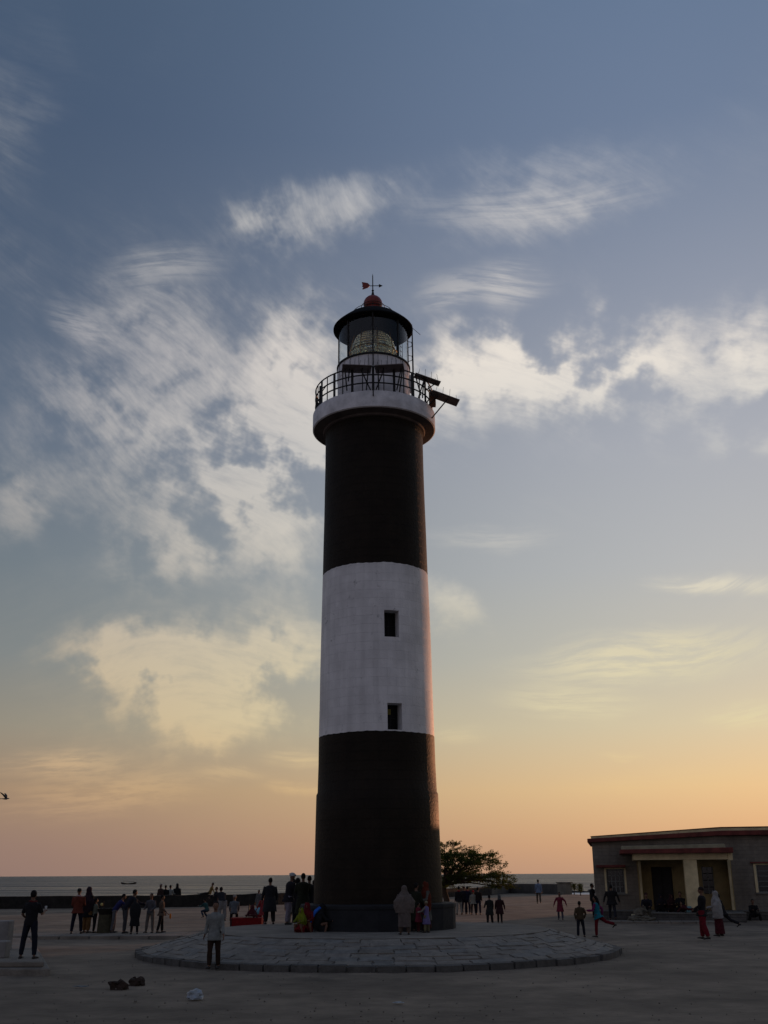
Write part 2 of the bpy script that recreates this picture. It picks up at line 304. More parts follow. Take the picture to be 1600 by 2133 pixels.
r_ = tn(t,'ShaderNodeMapRange'); t.links.new(n.outputs[0], r_.inputs[0]); r_.inputs[1].default_value=.35; r_.inputs[2].default_value=.65; r_.inputs[3].default_value=.20; r_.inputs[4].default_value=.60
t.links.new(r_.outputs[0], b.inputs['Roughness'])

# ------------------------------------------------------------------ mesh helpers
class MB:
    def __init__(s): s.v = []; s.f = []; s.mi = []
    def add(s, vs, fs, mi=0):
        k = len(s.v); s.v += [Vector(p) for p in vs]; s.f += [tuple(i+k for i in f) for f in fs]; s.mi += [mi]*len(fs)
    def box(s, x0,x1,y0,y1,z0,z1, mi=0, m=None):
        vs = [(x0,y0,z0),(x1,y0,z0),(x1,y1,z0),(x0,y1,z0),(x0,y0,z1),(x1,y0,z1),(x1,y1,z1),(x0,y1,z1)]
        if m: vs = [m @ Vector(p) for p in vs]
        s.add(vs, [(0,3,2,1),(4,5,6,7),(0,1,5,4),(1,2,6,5),(2,3,7,6),(3,0,4,7)], mi)
    def tube(s, pts, rs, n=8, mi=0, ry=None, side=None, cap=True):
        pts = [Vector(p) for p in pts]
        if not hasattr(rs, '__len__'): rs = [rs]*len(pts)
        if ry is None: ry = rs
        k = len(s.v); m = len(pts); prev = None
        for i, p in enumerate(pts):
            t_ = (pts[min(i+1,m-1)] - pts[max(i-1,0)])
            t_ = t_.normalized() if t_.length > 1e-9 else Vector((0,0,1))
            a = Vector(side) if side is not None else (prev if prev is not None else (Vector((1,0,0)) if abs(t_.x) < .8 else Vector((0,1,0))))
            a = a - t_*a.dot(t_)
            a = a.normalized() if a.length > 1e-6 else t_.orthogonal().normalized()
            b_ = t_.cross(a); prev = a
            for j in range(n):
                q = 2*pi*j/n; s.v.append(p + a*(cos(q)*rs[i]) + b_*(sin(q)*ry[i]))
        for i in range(m-1):
            for j in range(n):
                s.f.append((k+i*n+j, k+i*n+(j+1)%n, k+(i+1)*n+(j+1)%n, k+(i+1)*n+j)); s.mi.append(mi)
        if cap:
            s.f.append(tuple(k+j for j in reversed(range(n)))); s.f.append(tuple(k+(m-1)*n+j for j in range(n))); s.mi += [mi,mi]
    def ell(s, c, rx, ry, rz, n=12, m=8, R=None, mi=0):
        c = Vector(c); vs = []; fs = []
        vs.append(Vector((0,0,-1)))
        for i in range(1,m):
            th = -pi/2+pi*i/m
            for j in range(n): vs.append(Vector((cos(th)*cos(2*pi*j/n), cos(th)*sin(2*pi*j/n), sin(th))))
        vs.append(Vector((0,0,1))); q = len(vs)-1
        for j in range(n):
            fs.append((0, 1+(j+1)%n, 1+j)); fs.append((q, 1+(m-2)*n+j, 1+(m-2)*n+(j+1)%n))
            for i in range(m-2): fs.append((1+i*n+j, 1+i*n+(j+1)%n, 1+(i+1)*n+(j+1)%n, 1+(i+1)*n+j))
        vs = [Vector((p.x*rx,p.y*ry,p.z*rz)) for p in vs]
        if R: vs = [R @ p for p in vs]
        s.add([p+c for p in vs], fs, mi)
    def lathe(s, prof, n=48, mi=0, a0=0, a1=2*pi, c=(0,0)):
        full = abs(a1-a0-2*pi) < 1e-6; k = len(s.v); cols = n if full else n+1
        for r, z in prof:
            for j in range(cols):
                a = a0+(a1-a0)*j/n; s.v.append(Vector((c[0]+r*cos(a), c[1]+r*sin(a), z)))
        for i in range(len(prof)-1):
            for j in range(n):
                j2 = (j+1)%cols
                s.f.append((k+i*cols+j, k+i*cols+j2, k+(i+1)*cols+j2, k+(i+1)*cols+j)); s.mi.append(mi)
    def prism(s, poly, y0, y1, mi=0, m=None):      # outline in (x,z), extruded along y
        n = len(poly); vs = [(x,y0,z) for x,z in poly]+[(x,y1,z) for x,z in poly]
        if m: vs = [m @ Vector(p) for p in vs]
        s.add(vs, [tuple(range(n)), tuple(reversed(range(n,2*n)))]+[(i,i+n,(i+1)%n+n,(i+1)%n) for i in range(n)], mi)
    def mesh(s, name, mats, smooth=False, fix=True):
        me = bpy.data.meshes.new(name); me.from_pydata([tuple(p) for p in s.v], [], s.f)
        for mm in (mats if isinstance(mats,(list,tuple)) else [mats]): me.materials.append(mm)
        if fix:
            bm = bmesh.new(); bm.from_mesh(me)
            for f, i in zip(bm.faces, s.mi): f.material_index = i
            bmesh.ops.remove_doubles(bm, verts=bm.verts, dist=1e-5) if fix == 'weld' else None
            bmesh.ops.recalc_face_normals(bm, faces=bm.faces); bm.to_mesh(me); bm.free()
        if smooth:
            for p in me.polygons: p.use_smooth = True
        me.update(); return me
    def build(s, name, mats, parent=None, smooth=False, bevel=0, loc=None, fix=True):
        o = bpy.data.objects.new(name, s.mesh(name, mats, smooth, fix)); C.objects.link(o)
        if parent: o.parent = parent
        if loc is not None: o.location = loc
        if bevel:
            md = o.modifiers.new('bevel','BEVEL'); md.width = bevel; md.segments = 2; md.limit_method = 'ANGLE'
        return o
def autosmooth(o, ang=35):
    me = o.data
    for p in me.polygons: p.use_smooth = True
    me.set_sharp_from_angle(angle=radians(ang))
def tag(o, label=None, cat=None, group=None, kind=None):
    if label: o['label'] = label
    if cat: o['category'] = cat
    if group: o['group'] = group
    if kind: o['kind'] = kind
    return o
def empty(name, loc=(0,0,0), rz=0, label=None, cat=None, group=None):
    o = bpy.data.objects.new(name, None); C.objects.link(o); o.location = loc; o.rotation_euler = (0,0,rz); o.empty_display_size = .2
    return tag(o, label, cat, group)
def part(name, mats, parent, fn, **k):
    mb = MB(); fn(mb); return mb.build(name, mats, parent, **k)

# ------------------------------------------------------------------ setting
WL = [G(-260,1896), G(0,1892), G(320,1890), G(540,1885), Vector((1,108,0)), Vector((12,128,0)), G(1062,1860), G(1190,1862.5)]
shore = [Vector((-160,60,0))]+[p.copy() for p in WL]+[G(1240,1863)+Vector((0,0,0)), Vector((60,132,0)), Vector((300,150,0))]
mb = MB()
nx, ny = 150, 120
def shoreY(x):
    for a, b_ in zip(shore, shore[1:]):
        if a.x <= x <= b_.x: return a.y+(b_.y-a.y)*(x-a.x)/max(1e-6,b_.x-a.x)
    return shore[0].y if x < shore[0].x else shore[-1].y
for i in range(nx+1):
    u = i/nx*2-1; x = 260*(abs(u)**2.2)*(1 if u > 0 else -1)
    Ys = shoreY(x)+.4
    for j in range(ny+1):
        v = j/ny; y = -60+(Ys+60)*(v**.8)
        z = .03*(noise.noise(Vector((x*.35,y*.35,0)))) + .015*noise.noise(Vector((x*1.3,y*1.3,3)))
        z -= .035
        mb.v.append(Vector((x,y,z)))
for i in range(nx):
    for j in range(ny):
        a = i*(ny+1)+j; mb.f.append((a,a+ny+1,a+ny+2,a+1)); mb.mi.append(0)
k = len(mb.v)                                    # bank down to the water
for i in range(nx+1):
    p = mb.v[i*(ny+1)+ny]; mb.v.append(Vector((p.x+.5, p.y+3.5, -2.4)))
for i in range(nx):
    mb.f.append((i*(ny+1)+ny, (i+1)*(ny+1)+ny, k+i+1, k+i)); mb.mi.append(0)
g = mb.build('ground', ground_m, smooth=True); tag(g, kind='structure')
mb = MB(); S = 45000
mb.add([(-S,40,-1.5),(S,40,-1.5),(S,S,-1.5),(-S,S,-1.5)], [(0,1,2,3)])
tag(mb.build('sea', sea_m), kind='structure')
mb = MB(); mb.add([(-S,-S,-3),(S,-S,-3),(S,45,-3),(-S,45,-3)], [(0,1,2,3)]); tag(mb.build('terrain', ground_m), kind='structure')
# surf strip and rocks far right
foam = mat('white surf', (.62,.60,.56), .6, .3, .4, .8, 2)
mb = MB(); cols = 60
for i in range(cols+1):
    u = i/cols; x = 20+60*u; yb = 205+14*u
    w0 = 1+5*noise.noise(Vector((x*.4,0,0))); w1 = 20+14*noise.noise(Vector((x*.25,7,0)))
    mb.v += [Vector((x,yb-8-w0,-1.44)), Vector((x,yb+w1,-1.42))]
for i in range(cols): mb.f.append((2*i,2*i+2,2*i+3,2*i+1)); mb.mi.append(0)
tag(mb.build('surf', foam), kind='stuff', label='white foam of low waves breaking past the end of the wall', cat='surf')
rockm = mat('wet shore rock', (.04,.035,.03), .8, .4, 2, .8, 6)
mb = MB()
for i in range(70):
    u = random.random(); x = 31+34*u; y = 226+6*random.random()
    mb.ell((x,y,-1.45), .5+.9*random.random(), .6, .25+.45*random.random(), 7, 5)
tag(mb.build('shore_rocks', rockm), kind='stuff', label='line of dark low rocks awash behind the surf', cat='rocks')

# ------------------------------------------------------------------ sea walls
def wall_run(pts, h, th, mats_, label, name='sea_wall', seg=1.2, rough=.05, z0=-.3):
    root = empty(name, pts[0], 0, label, 'wall'); pts = [p-pts[0] for p in pts]; mb = MB(); P_ = []
    for a, b_ in zip(pts, pts[1:]):
        n = max(1, int((b_-a).length/seg))
        for i in range(n): P_.append(a.lerp(b_, i/n))
    P_.append(pts[-1]); k = 0
    for i, p in enumerate(P_):
        d = (P_[min(i+1,len(P_)-1)]-P_[max(i-1,0)]).normalized(); nrm = Vector((-d.y,d.x,0))
        zt = h+rough*noise.noise(p*.6)+rough*.5*noise.noise(p*2.3)
        o1 = nrm*(rough*noise.noise(p*1.1+Vector((5,0,0))))
        for q in ((p+o1).xy.to_3d()+Vector((0,0,z0)), (p+o1).xy.to_3d()+Vector((0,0,zt)), (p+nrm*th).xy.to_3d()+Vector((0,0,zt+.01)), (p+nrm*th).xy.to_3d()+Vector((0,0,-1.6))): mb.v.append(q)
    for i in range(len(P_)-1):
        for j in range(3): mb.f.append((4*i+j,4*i+4+j,4*i+5+j,4*i+1+j)); mb.mi.append(0)
    mb.f += [(0,1,2,3),(4*len(P_)-4,4*len(P_)-1,4*len(P_)-2,4*len(P_)-3)]; mb.mi += [0,0]
    mb.build('wall_body', mats_, root); return root
hL = AY(320,1866,G(320,1890).y).z
left_wall = wall_run(WL[:6], hL, .55, wallstone, 'long dark rubble sea wall along the water on the left', rough=.08)
rw = wall_run([WL[5]+Vector((.3,.2,0)), WL[6], WL[7]+(WL[6]-WL[7]).normalized()*1.6], AY(1120,1841.5,WL[6].lerp(WL[7],.5).y).z, .5, wallpale, 'paler low sea wall ending behind the small blue-shirted walker', rough=.02)
e7 = WL[7]; d7 = (WL[6]-WL[7]).normalized()
mb = MB(); mm = Matrix.Rotation(atan2(d7.y,d7.x),4,'Z')
mb.box(0,1.6,-.15,.75,-.4,AY(1180,1838.5,e7.y).z-.06, m=mm); mb.build('end_pillar', wallend, rw, loc=e7-rw.location, bevel=.03)
mb = MB(); mb.box(-.1,1.7,-.25,.85,AY(1180,1838.5,e7.y).z-.055,AY(1180,1838.5,e7.y).z+.07, m=mm); mb.build('coping', wallend, rw, loc=e7-rw.location, bevel=.02)

# ------------------------------------------------------------------ platform
TX, TY = AY(788,1821,36).x, 36.0
plat = empty('platform', (TX,TY,0), 0, 'round low stone platform with sloping paved apron under the lighthouse', 'platform')
part('core', [joint], plat, lambda m: m.lathe([(7.50,-.1),(7.50,.085),(5.50,.60),(0,.60)], 96), smooth=False)
part('deck', [conc_top], plat, lambda m: m.lathe([(5.42,.59),(5.46,.645),(5.40,.655),(2.4,.665),(0,.665)], 96))
# kerb stones round the foot
for i in range(64):
    a0 = 2*pi*i/64+.004; a1 = 2*pi*(i+1)/64-.004
    if sin((a0+a1)/2) > .55: continue
    mb = MB(); r0, r1 = 7.42, 7.60+random.uniform(-.03,.05); h0 = .14+random.uniform(-.02,.02)
    q = []
    for a in (a0,(a0+a1)/2,a1):
        jr = random.uniform(-.02,.02); q += [(r0*cos(a),r0*sin(a)),((r1+jr)*cos(a),(r1+jr)*sin(a))]
    vs = [(x,y,-.1) for x,y in q]+[(x,y,h0+(-.02 if i2%2 else 0)) for i2,(x,y) in enumerate(q)]
    mb.add(vs, [(6,8,9,7),(8,10,11,9),(1,3,9,7),(3,5,11,9),(0,1,7,6),(4,5,11,10),(0,2,8,6),(2,4,10,8)])
    mb.build('kerb_stone', kerb_m, plat)
# apron stones: jittered rows on the slope
rows = 7; cnt = 0
rad = [5.50+(7.42-5.50)*i/rows for i in range(rows+1)]
def slope_z(r): return .105+(7.5-r)/2.0*.515
for k in range(rows):
    n = random.randint(38,54); off = random.random()
    jit = [random.uniform(-.36,.36) for _ in range(n)]
    for i in range(n):
        a0 = 2*pi*(i+off+jit[i])/n; a1 = 2*pi*(i+1+off+jit[(i+1)%n])/n
        am = (a0+a1)/2
        if sin(am) > .62: continue
        g_ = .007; r0 = rad[k]+g_+random.uniform(-.03,.03)*(k>0); r1 = rad[k+1]-g_+random.uniform(-.05,.05)*(k<rows-1)
        gg = .007/6.5; mb = MB(); q = []; up = random.uniform(.003,.020); tl = random.uniform(-.02,.02)
        for (a,r) in ((a0+gg,r0),(am,r0+random.uniform(-.02,.02)),(a1-gg,r0),(a1-gg+random.uniform(-.01,.004),(r0+r1)/2),(a1-gg,r1),(am,r1+random.uniform(-.02,.02)),(a0+gg,r1),(a0+gg+random.uniform(-.004,.01),(r0+r1)/2)):
            q.append((a,r))
        vs = [(r*cos(a),r*sin(a),slope_z(r)-.03) for a,r in q]+[(r*cos(a),r*sin(a),slope_z(r)+up+tl*(a-am)*10+random.uniform(-.006,.006)) for a,r in q]
        mb.add(vs, [tuple(range(8,16))]+[(j,(j+1)%8,(j+1)%8+8,j+8) for j in range(8)])
        mb.build('paving_stone', random.choice(stone_m), plat); cnt += 1
# path joining the platform from the left
mb = MB(); xs = [TX-6.6-(16.5)*i/14 for i in range(15)]
for i,(a,b_) in enumerate(zip(xs,xs[1:])):
    o = MB(); y0 = 43.3+.035*(TX-6.6-a); y1 = 43.3+.035*(TX-6.6-b_)
    o.add([(a-.02,y0,-.1),(b_+.02,y1,-.1),(b_+.02,y1+2.6,-.1),(a-.02,y0+2.6,-.1),(a-.02,y0+random.uniform(-.03,.03),.10),(b_+.02,y1+random.uniform(-.03,.03),.10),(b_+.02,y1+2.6,.10),(a-.02,y0+2.6,.10)],
          [(0,3,2,1),(4,5,6,7),(0,1,5,4),(1,2,6,5),(2,3,7,6),(3,0,4,7)])
    if i == 0:
        path = empty('path', (0,0,0)); tag(path, kind='structure')
    o.build('paving_slab', conc_top, path, bevel=.02)
# ------------------------------------------------------------------ lighthouse
LH = empty('lighthouse', (TX,TY,.66), 0, 'tall lighthouse banded black, white and black with glazed lantern and gallery', 'lighthouse')
LH.rotation_euler = (0, radians(-.36), 0)
z0 = -.66                                     # local z = world z + z0
prof = [(2.10,1.40),(2.09,2.3),(2.055,4.0),(2.045,4.82),(2.005,4.90),(1.985,5.8),(1.975,6.70),(1.955,8.0),(1.94,9.5),(1.915,11.0),(1.887,12.42),(1.865,14.0),(1.85,15.2),(1.835,16.5),(1.83,18.05)]
mb = MB(); n = 120; k = 0
zs = []
for (r,z),(r2,z2) in zip(prof, prof[1:]):
    m_ = max(1,int((z2-z)/.5))
    for i in range(m_): zs.append((r+(r2-r)*i/m_, z+(z2-z)*i/m_))
zs.append(prof[-1])
bi = [min(range(len(zs)), key=lambda q: abs(zs[q][1]-zz)) for zz in (6.70,12.42)]
for i,(r,z) in enumerate(zs):
    for j in range(n):
        a = 2*pi*j/n; w = .03*noise.noise(Vector((cos(a)*3,sin(a)*3,z))) if i in bi else 0
        w += (.012 if (i in bi and j%3==0) else 0)
        rr = r+.008*noise.noise(Vector((cos(a)*2.5,sin(a)*2.5,z*.6)))
        mb.v.append(Vector((rr*cos(a),rr*sin(a),z+w+z0)))
for i in range(len(zs)-1):
    for j in range(n):
        mb.f.append((i*n+j,i*n+(j+1)%n,(i+1)*n+(j+1)%n,(i+1)*n+j)); mb.mi.append(1 if bi[0] <= i < bi[1] else 0)
mb.f.append(tuple(reversed(range(n)))); mb.mi.append(0); mb.f.append(tuple((len(zs)-1)*n+j for j in range(n))); mb.mi.append(0)
shaft = mb.build('shaft', [black_wall, white_wall], LH, smooth=False)
# window recesses cut through the skin
wins = []
for (xa,xb,ya,yb) in ((801.5,830.5,1270,1326),(807.5,836.5,1464,1520)):
    p0 = AY(xa,yb,TY-1.9); p1 = AY(xb,ya,TY-1.9); x0,x1 = p0.x-TX, p1.x-TX; zz = (p0.z+p1.z)/2
    sh = (zz)*tan(radians(.36)); wins.append((x0+sh,x1+sh,p0.z+z0,p1.z+z0))
cut = MB(); WF = []
for x0,x1,a,b_ in wins:
    ph = math.asin(((x0+x1)/2)/1.93); hw_ = (x1-x0)/2/cos(ph)*1.04; Mw = Matrix.Rotation(ph,4,'Z'); WF.append((Mw,hw_,a,b_))
    cut.box(-hw_,hw_,-2.4,-1.40,a,b_, m=Mw)
co = cut.build('cutter', white_wall); co.parent = None
co.matrix_world = Matrix.Translation((TX,TY,.66)) @ Matrix.Rotation(radians(-.36),4,'Y')
bpy.context.view_layer.update()
bo = shaft.modifiers.new('b','BOOLEAN'); bo.operation = 'DIFFERENCE'; bo.solver = 'EXACT'; bo.object = co
dg = bpy.context.evaluated_depsgraph_get(); dg.update()
nm = bpy.data.meshes.new_from_object(shaft.evaluated_get(dg)); shaft.modifiers.clear(); shaft.data = nm; nm.name = 'shaft'
bpy.data.objects.remove(co)
for p in shaft.data.polygons:
    c = p.center
    if hypot(c.x,c.y) < 1.86 and 5 < c.z < 11 and c.y < -1: p.material_index = 1
autosmooth(shaft, 30)
for i,(Mw,hw_,a,b_) in enumerate(WF):
    x0, x1, yy = -hw_, hw_, -1.47
    w = part('window', [iron], LH, lambda m: [m.box(x0+.003,x0+.04,yy-.03,yy+.03,a+.003,b_-.003,m=Mw), m.box(x1-.04,x1-.003,yy-.03,yy+.03,a+.003,b_-.003,m=Mw), m.box(x0+.041,x1-.041,yy-.03,yy+.03,b_-.04,b_-.003,m=Mw), m.box(x0+.041,x1-.041,yy-.03,yy+.03,a+.003,a+.04,m=Mw)])
    for q in range(2):
        for s_ in range(2):
            xa = x0+.042+(x1-x0-.084)/2*q; xb = xa+(x1-x0-.084)/2-.003; za = a+.042+(b_-a-.084)/2*s_; zb = za+(b_-a-.084)/2-.003
            part('pane', [glass_t], w, lambda m: m.box(xa,xb,yy-.004,yy+.004,za,zb,m=Mw))
    part('glazing_bar', [iron], w, lambda m: [m.box(-.012,.012,yy-.022,yy+.022,a+.041,b_-.041,m=Mw), m.box(x0+.041,-.013,yy-.021,yy+.021,(a+b_)/2-.012,(a+b_)/2+.012,m=Mw), m.box(.013,x1-.041,yy-.021,yy+.021,(a+b_)/2-.012,(a+b_)/2+.012,m=Mw)])
    if i == 1: part('notice_card', [mat('yellowed card', (.20,.17,.04), .8, .2, 9, 0)], w, lambda m: m.box(x0+.05,x0+.26,yy-.04,yy-.032,b_-.32,b_-.14,m=Mw))
part('plinth', [plinth_m], LH, lambda m: m.lathe([(2.50,.60+z0),(2.51,1.28+z0),(2.53,1.30+z0),(2.53,1.395+z0),(2.50,1.42+z0),(2.02,1.44+z0)], 20), bevel=.015)
# gallery: bracketed soffit, slab and kerb
gal = part('gallery', [gal_white], LH, lambda m: m.lathe([(2.27,18.09+z0),(2.315,18.12+z0),(2.315,18.70+z0),(2.29,18.74+z0),(1.0,18.76+z0)], 96)); autosmooth(gal, 40)
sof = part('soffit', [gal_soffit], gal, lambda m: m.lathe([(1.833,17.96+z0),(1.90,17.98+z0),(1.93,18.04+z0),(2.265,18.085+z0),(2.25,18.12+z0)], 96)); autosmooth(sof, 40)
# railing
RR = 2.22
rail = part('railing', [iron], LH, lambda m: [m.tube([(RR*cos(2*pi*j/72),RR*sin(2*pi*j/72),zz+z0) for j in range(73)], .026, 6, cap=False) for zz in (19.08,19.40,19.72)])
for j in range(18):
    a = 2*pi*(j+.5)/18; w_ = .045
    part('railing_post', [iron], rail, lambda m: m.box(-.02,.02,-w_,w_,18.70+z0,19.74+z0, m=Matrix.Translation((RR*cos(a),RR*sin(a),0)) @ Matrix.Rotation(a,4,'Z')), bevel=.006)
for j in range(18):
    a = 2*pi*(j+1.0)/18
    part('baluster', [iron], rail, lambda m: m.box(-.012,.012,-.016,.016,18.70+z0,19.71+z0, m=Matrix.Translation((RR*cos(a),RR*sin(a),0)) @ Matrix.Rotation(a,4,'Z')))
# murette (watch-room drum) and lantern
mur = part('lantern_base', [gal_white], LH, lambda m: m.lathe([(1.385,18.74+z0),(1.385,20.15+z0),(1.40,20.17+z0),(1.40,20.60+z0),(1.375,20.70+z0),(1.30,20.72+z0),(1.05,20.73+z0),(1.05,20.4+z0),(0,20.4+z0)], 72)); autosmooth(mur, 30)
part('sill_ring', [iron], mur, lambda m: m.lathe([(1.37,20.705+z0),(1.425,20.71+z0),(1.425,20.765+z0),(1.30,20.77+z0),(1.30,20.725+z0)], 72))
for j in range(24):
    a = 2*pi*(j+.5)/24
    part('wall_seam', [iron], mur, lambda m: m.box(-.003,.012,-.007,.007,20.2+z0,20.66+z0, m=Matrix.Translation((1.392*cos(a),1.392*sin(a),0)) @ Matrix.Rotation(a,4,'Z')))
lan = empty('lantern', (0,0,0)); lan.parent = LH
R1 = 1.34
for j in range(8):
    a = -pi/2+2*pi*j/8
    part('astragal', [iron], lan, lambda m: m.box(-.03,.03,-.028,.028,20.77+z0,22.42+z0, m=Matrix.Translation((R1*cos(a),R1*sin(a),0)) @ Matrix.Rotation(a,4,'Z')))
    part('glass_pane', [gm], lan, lambda m: m.lathe([(R1,20.775+z0),(R1,22.41+z0)], 8, a0=a+.024, a1=a+2*pi/8-.024), fix=False)
# roof
roof = part('roof', [roof_m], LH, lambda m: [m.lathe([(1.30,22.42+z0),(1.52,22.40+z0),(1.56,22.42+z0),(1.56,22.46+z0),(1.50,22.53+z0),(1.34,22.68+z0),(1.05,22.93+z0),(.70,23.14+z0),(.40,23.27+z0),(.30,23.32+z0)], 72), m.lathe([(1.30,22.42+z0),(1.22,22.55+z0),(.7,22.95+z0),(0,23.1+z0)], 48)]); autosmooth(roof, 40)
vent = part('ball_vent', [red_paint], roof, lambda m: [m.ell((0,0,23.62+z0), .375,.375,.37, 28, 18), m.lathe([(.33,23.24+z0),(.31,23.45+z0)], 28)], smooth=True)
part('vent_rail', [iron], roof, lambda m: [m.tube([(.46*cos(2*pi*j/32),.46*sin(2*pi*j/32),23.50+z0) for j in range(33)], .012, 5, cap=False)]+[m.tube([(.46*cos(2*pi*j/8),.46*sin(2*pi*j/8),23.18+z0),(.46*cos(2*pi*j/8),.46*sin(2*pi*j/8),23.50+z0)], .011, 5) for j in range(8)])
part('roof_rail', [iron], roof, lambda m: [m.tube([(.80*cos(2*pi*j/40),.80*sin(2*pi*j/40),23.18+z0) for j in range(41)], .012, 5, cap=False)]+[m.tube([(.80*cos(2*pi*j/10),.80*sin(2*pi*j/10),23.05+z0),(.80*cos(2*pi*j/10),.80*sin(2*pi*j/10),23.18+z0)], .011, 5) for j in range(10)])
vane = part('spindle', [iron], LH, lambda m: [m.tube([(0,0,23.95+z0),(0,0,24.02+z0),(0,0,24.20+z0),(0,0,24.24+z0),(0,0,24.9+z0),(0,0,25.02+z0)], [.12,.07,.030,.022,.018,.002], 10), m.lathe([(0,24.235+z0),(.05,24.235+z0),(.05,24.25+z0),(0,24.25+z0)], 12)], smooth=False)
vz = 24.46+z0
part('vane_tail', [red_paint], vane, lambda m: m.prism([(-.12,vz-.02),(-.19,vz-.10),(-.40,vz-.20),(-.42,vz-.16),(-.37,vz-.10),(-.43,vz-.07),(-.41,vz+.0),(-.44,vz+.14),(-.20,vz+.11),(-.12,vz+.02)], -.009, .009, m=Matrix.Rotation(radians(8),4,'Z')))
part('vane_arrow', [iron], vane, lambda m: [m.tube([(-.14,0,vz),(.30,0,vz)], .015, 6), m.tube([(.24,0,vz),(.245,0,vz),(.40,0,vz)], [.002,.075,.002], 8)])
# optic
opt = empty('lens', (0,0,0)); opt.parent = LH
def barrel(m):
    for i in range(13):
        z = 20.62+i*.115; q = (i-6)/6; r = .86*sqrt(max(.05,1-.42*q*q))
        m.lathe([(r-.05,z+z0),(r+.02,z+.015+z0),(r+.03,z+.055+z0),(r-.01,z+.10+z0),(r-.05,z+.10+z0),(r-.05,z+z0)], 40)
part('prism_rings', [lens_m], opt, barrel)
for sx, ang in ((.33,-pi/2+.42),(-.5,-pi/2-.65)):
    def bull(m):
        R_ = Matrix.Translation((.90*cos(ang),.90*sin(ang),21.2+z0)) @ Matrix.Rotation(ang-pi/2+pi,4,'Z') @ Matrix.Rotation(pi/2,4,'X')
        for r in (.08,.15,.22,.29,.36):
            k0 = len(m.v); m.lathe([(r-.025,0),(r,.03),(r+.025,0)], 28)
            for q in range(k0,len(m.v)): m.v[q] = R_ @ m.v[q]
        k0 = len(m.v); m.ell((0,0,0),.06,.06,.03); 
        for q in range(k0,len(m.v)): m.v[q] = R_ @ m.v[q]
    part('bullseye_panel', [lens_m], opt, bull)
part('lens_frame', [brass], opt, lambda m: [m.tube([((.92-.16*abs(i-3)/3)*cos(a),(.92-.16*abs(i-3)/3)*sin(a),20.6+i*.26+z0) for i in range(7)], .022, 6) for a in [2*pi*j/8+.2 for j in range(8)]]+[m.tube([(.93*cos(2*pi*j/36),.93*sin(2*pi*j/36),zz+z0) for j in range(37)], .022, 6, cap=False) for zz in (21.0,21.38)])
part('lamp_pedestal', [iron], opt, lambda m: m.lathe([(.35,20.35+z0),(.35,20.6+z0),(.12,20.65+z0),(.12,21.3+z0),(0,21.35+z0)], 20))
# conductor, aerial mast, ladders, small cabinet
part('conductor_pipe', [iron], LH, lambda m: m.tube([(.0,-2.33,18.5+z0),(.0,-2.30,19.8+z0),(.0,-1.64,22.36+z0)][:2]+[(.0,-1.50,20.2+z0),(0,-1.50,22.40+z0)], .022, 6))
mx_ = AY(861,830,TY-.6).x-TX+.12
mast = part('mast', [iron], LH, lambda m: m.tube([(mx_,-.9,18.7+z0),(mx_,-.9,AY(861,682,TY-.9).z+z0)], [.038,.022], 8))
mtz = AY(861,682,TY-.9).z+z0
part('mast_rod', [iron], mast, lambda m: [m.tube([(mx_-.02,-.9,mtz),(mx_+.31,-.95,mtz-.36)], .010, 5), m.tube([(mx_,-.9,mtz),(mx_,-.9,mtz+.12)], .008, 5)])
def ladder(m):
    for s_ in (-.09,.09): m.tube([(1.10+s_*.5,.72+s_,20.4+z0),(1.10+s_*.5,.72+s_,22.3+z0)], .013, 5)
    for i in range(9): m.tube([(1.055,.63,20.5+i*.2+z0),(1.145,.81,20.5+i*.2+z0)], .011, 5)
part('ladder', [iron], LH, ladder)
part('hand_hoop', [iron], LH, lambda m: [m.tube([(1.36,-.25,zz+z0),(1.48,-.27,zz+.03+z0),(1.50,-.27,zz+.12+z0),(1.48,-.27,zz+.22+z0),(1.36,-.25,zz+.25+z0)], .013, 5) for zz in (21.55,20.95)])
part('vent_cowl', [gal_white], LH, lambda m: m.ell((1.44,.0,20.10+z0), .13,.16,.40, 14, 10), smooth=True)
# solar panels on the gallery
def panel(cx, cy, cz, w, d, yaw, tilt, legs, nspk=6, roll=0.0):
    root = empty('solar_panel', (cx,cy,cz+z0)); root.parent = LH
    Rm = Matrix.Rotation(yaw,4,'Z') @ Matrix.Rotation(radians(roll),4,'Y') @ Matrix.Rotation(tilt,4,'X')
    part('cell_face', [solar_m], root, lambda m: m.box(-w/2+.02,w/2-.02,-d/2+.02,d/2-.02,.012,.020, m=Rm))
    part('backing', [solar_b], root, lambda m: [m.box(-w/2,w/2,-d/2,d/2,-.018,.011, m=Rm)])
    def sp(m):
        for i in range(nspk):
            for s_ in (-1,1):
                p = Rm @ Vector((-w/2+w*(i+.5)/nspk, s_*(d/2-.02), .02)); q = p+Vector((random.uniform(-.05,.07),random.uniform(-.05,.05),random.uniform(.16,.30))); m.tube([p,q], .006, 4)
    tag(part('bird_spikes', [iron], root, sp), kind='stuff')
    def lg(m):
        for (lx,ly,fx,fy,fz) in legs:
            p = Rm @ Vector((lx*w/2,ly*d/2,-.03)); m.tube([p,(fx-cx,fy-cy,fz-cz)], .024, 6)
    tag(part('bracket', [iron], root, lg), kind='stuff')
    return root
pz = AY(735,768,TY-2.15).z
panel(-.60,-2.15,pz,1.06,.50,radians(6),radians(-8),[(-.8,0,-.95,-2.15,18.8),(.8,0,-.25,-2.2,18.8),(.3,0,-.1,-2.2,18.8),(-.5,0,-.9,-2.1,19.2)])
panel(.60,-2.15,pz,1.06,.50,radians(-6),radians(-8),[(-.8,0,.2,-2.2,18.8),(.8,0,.85,-2.15,18.8),(-.4,0,.1,-2.2,18.8),(.9,0,.95,-2.0,18.8)])
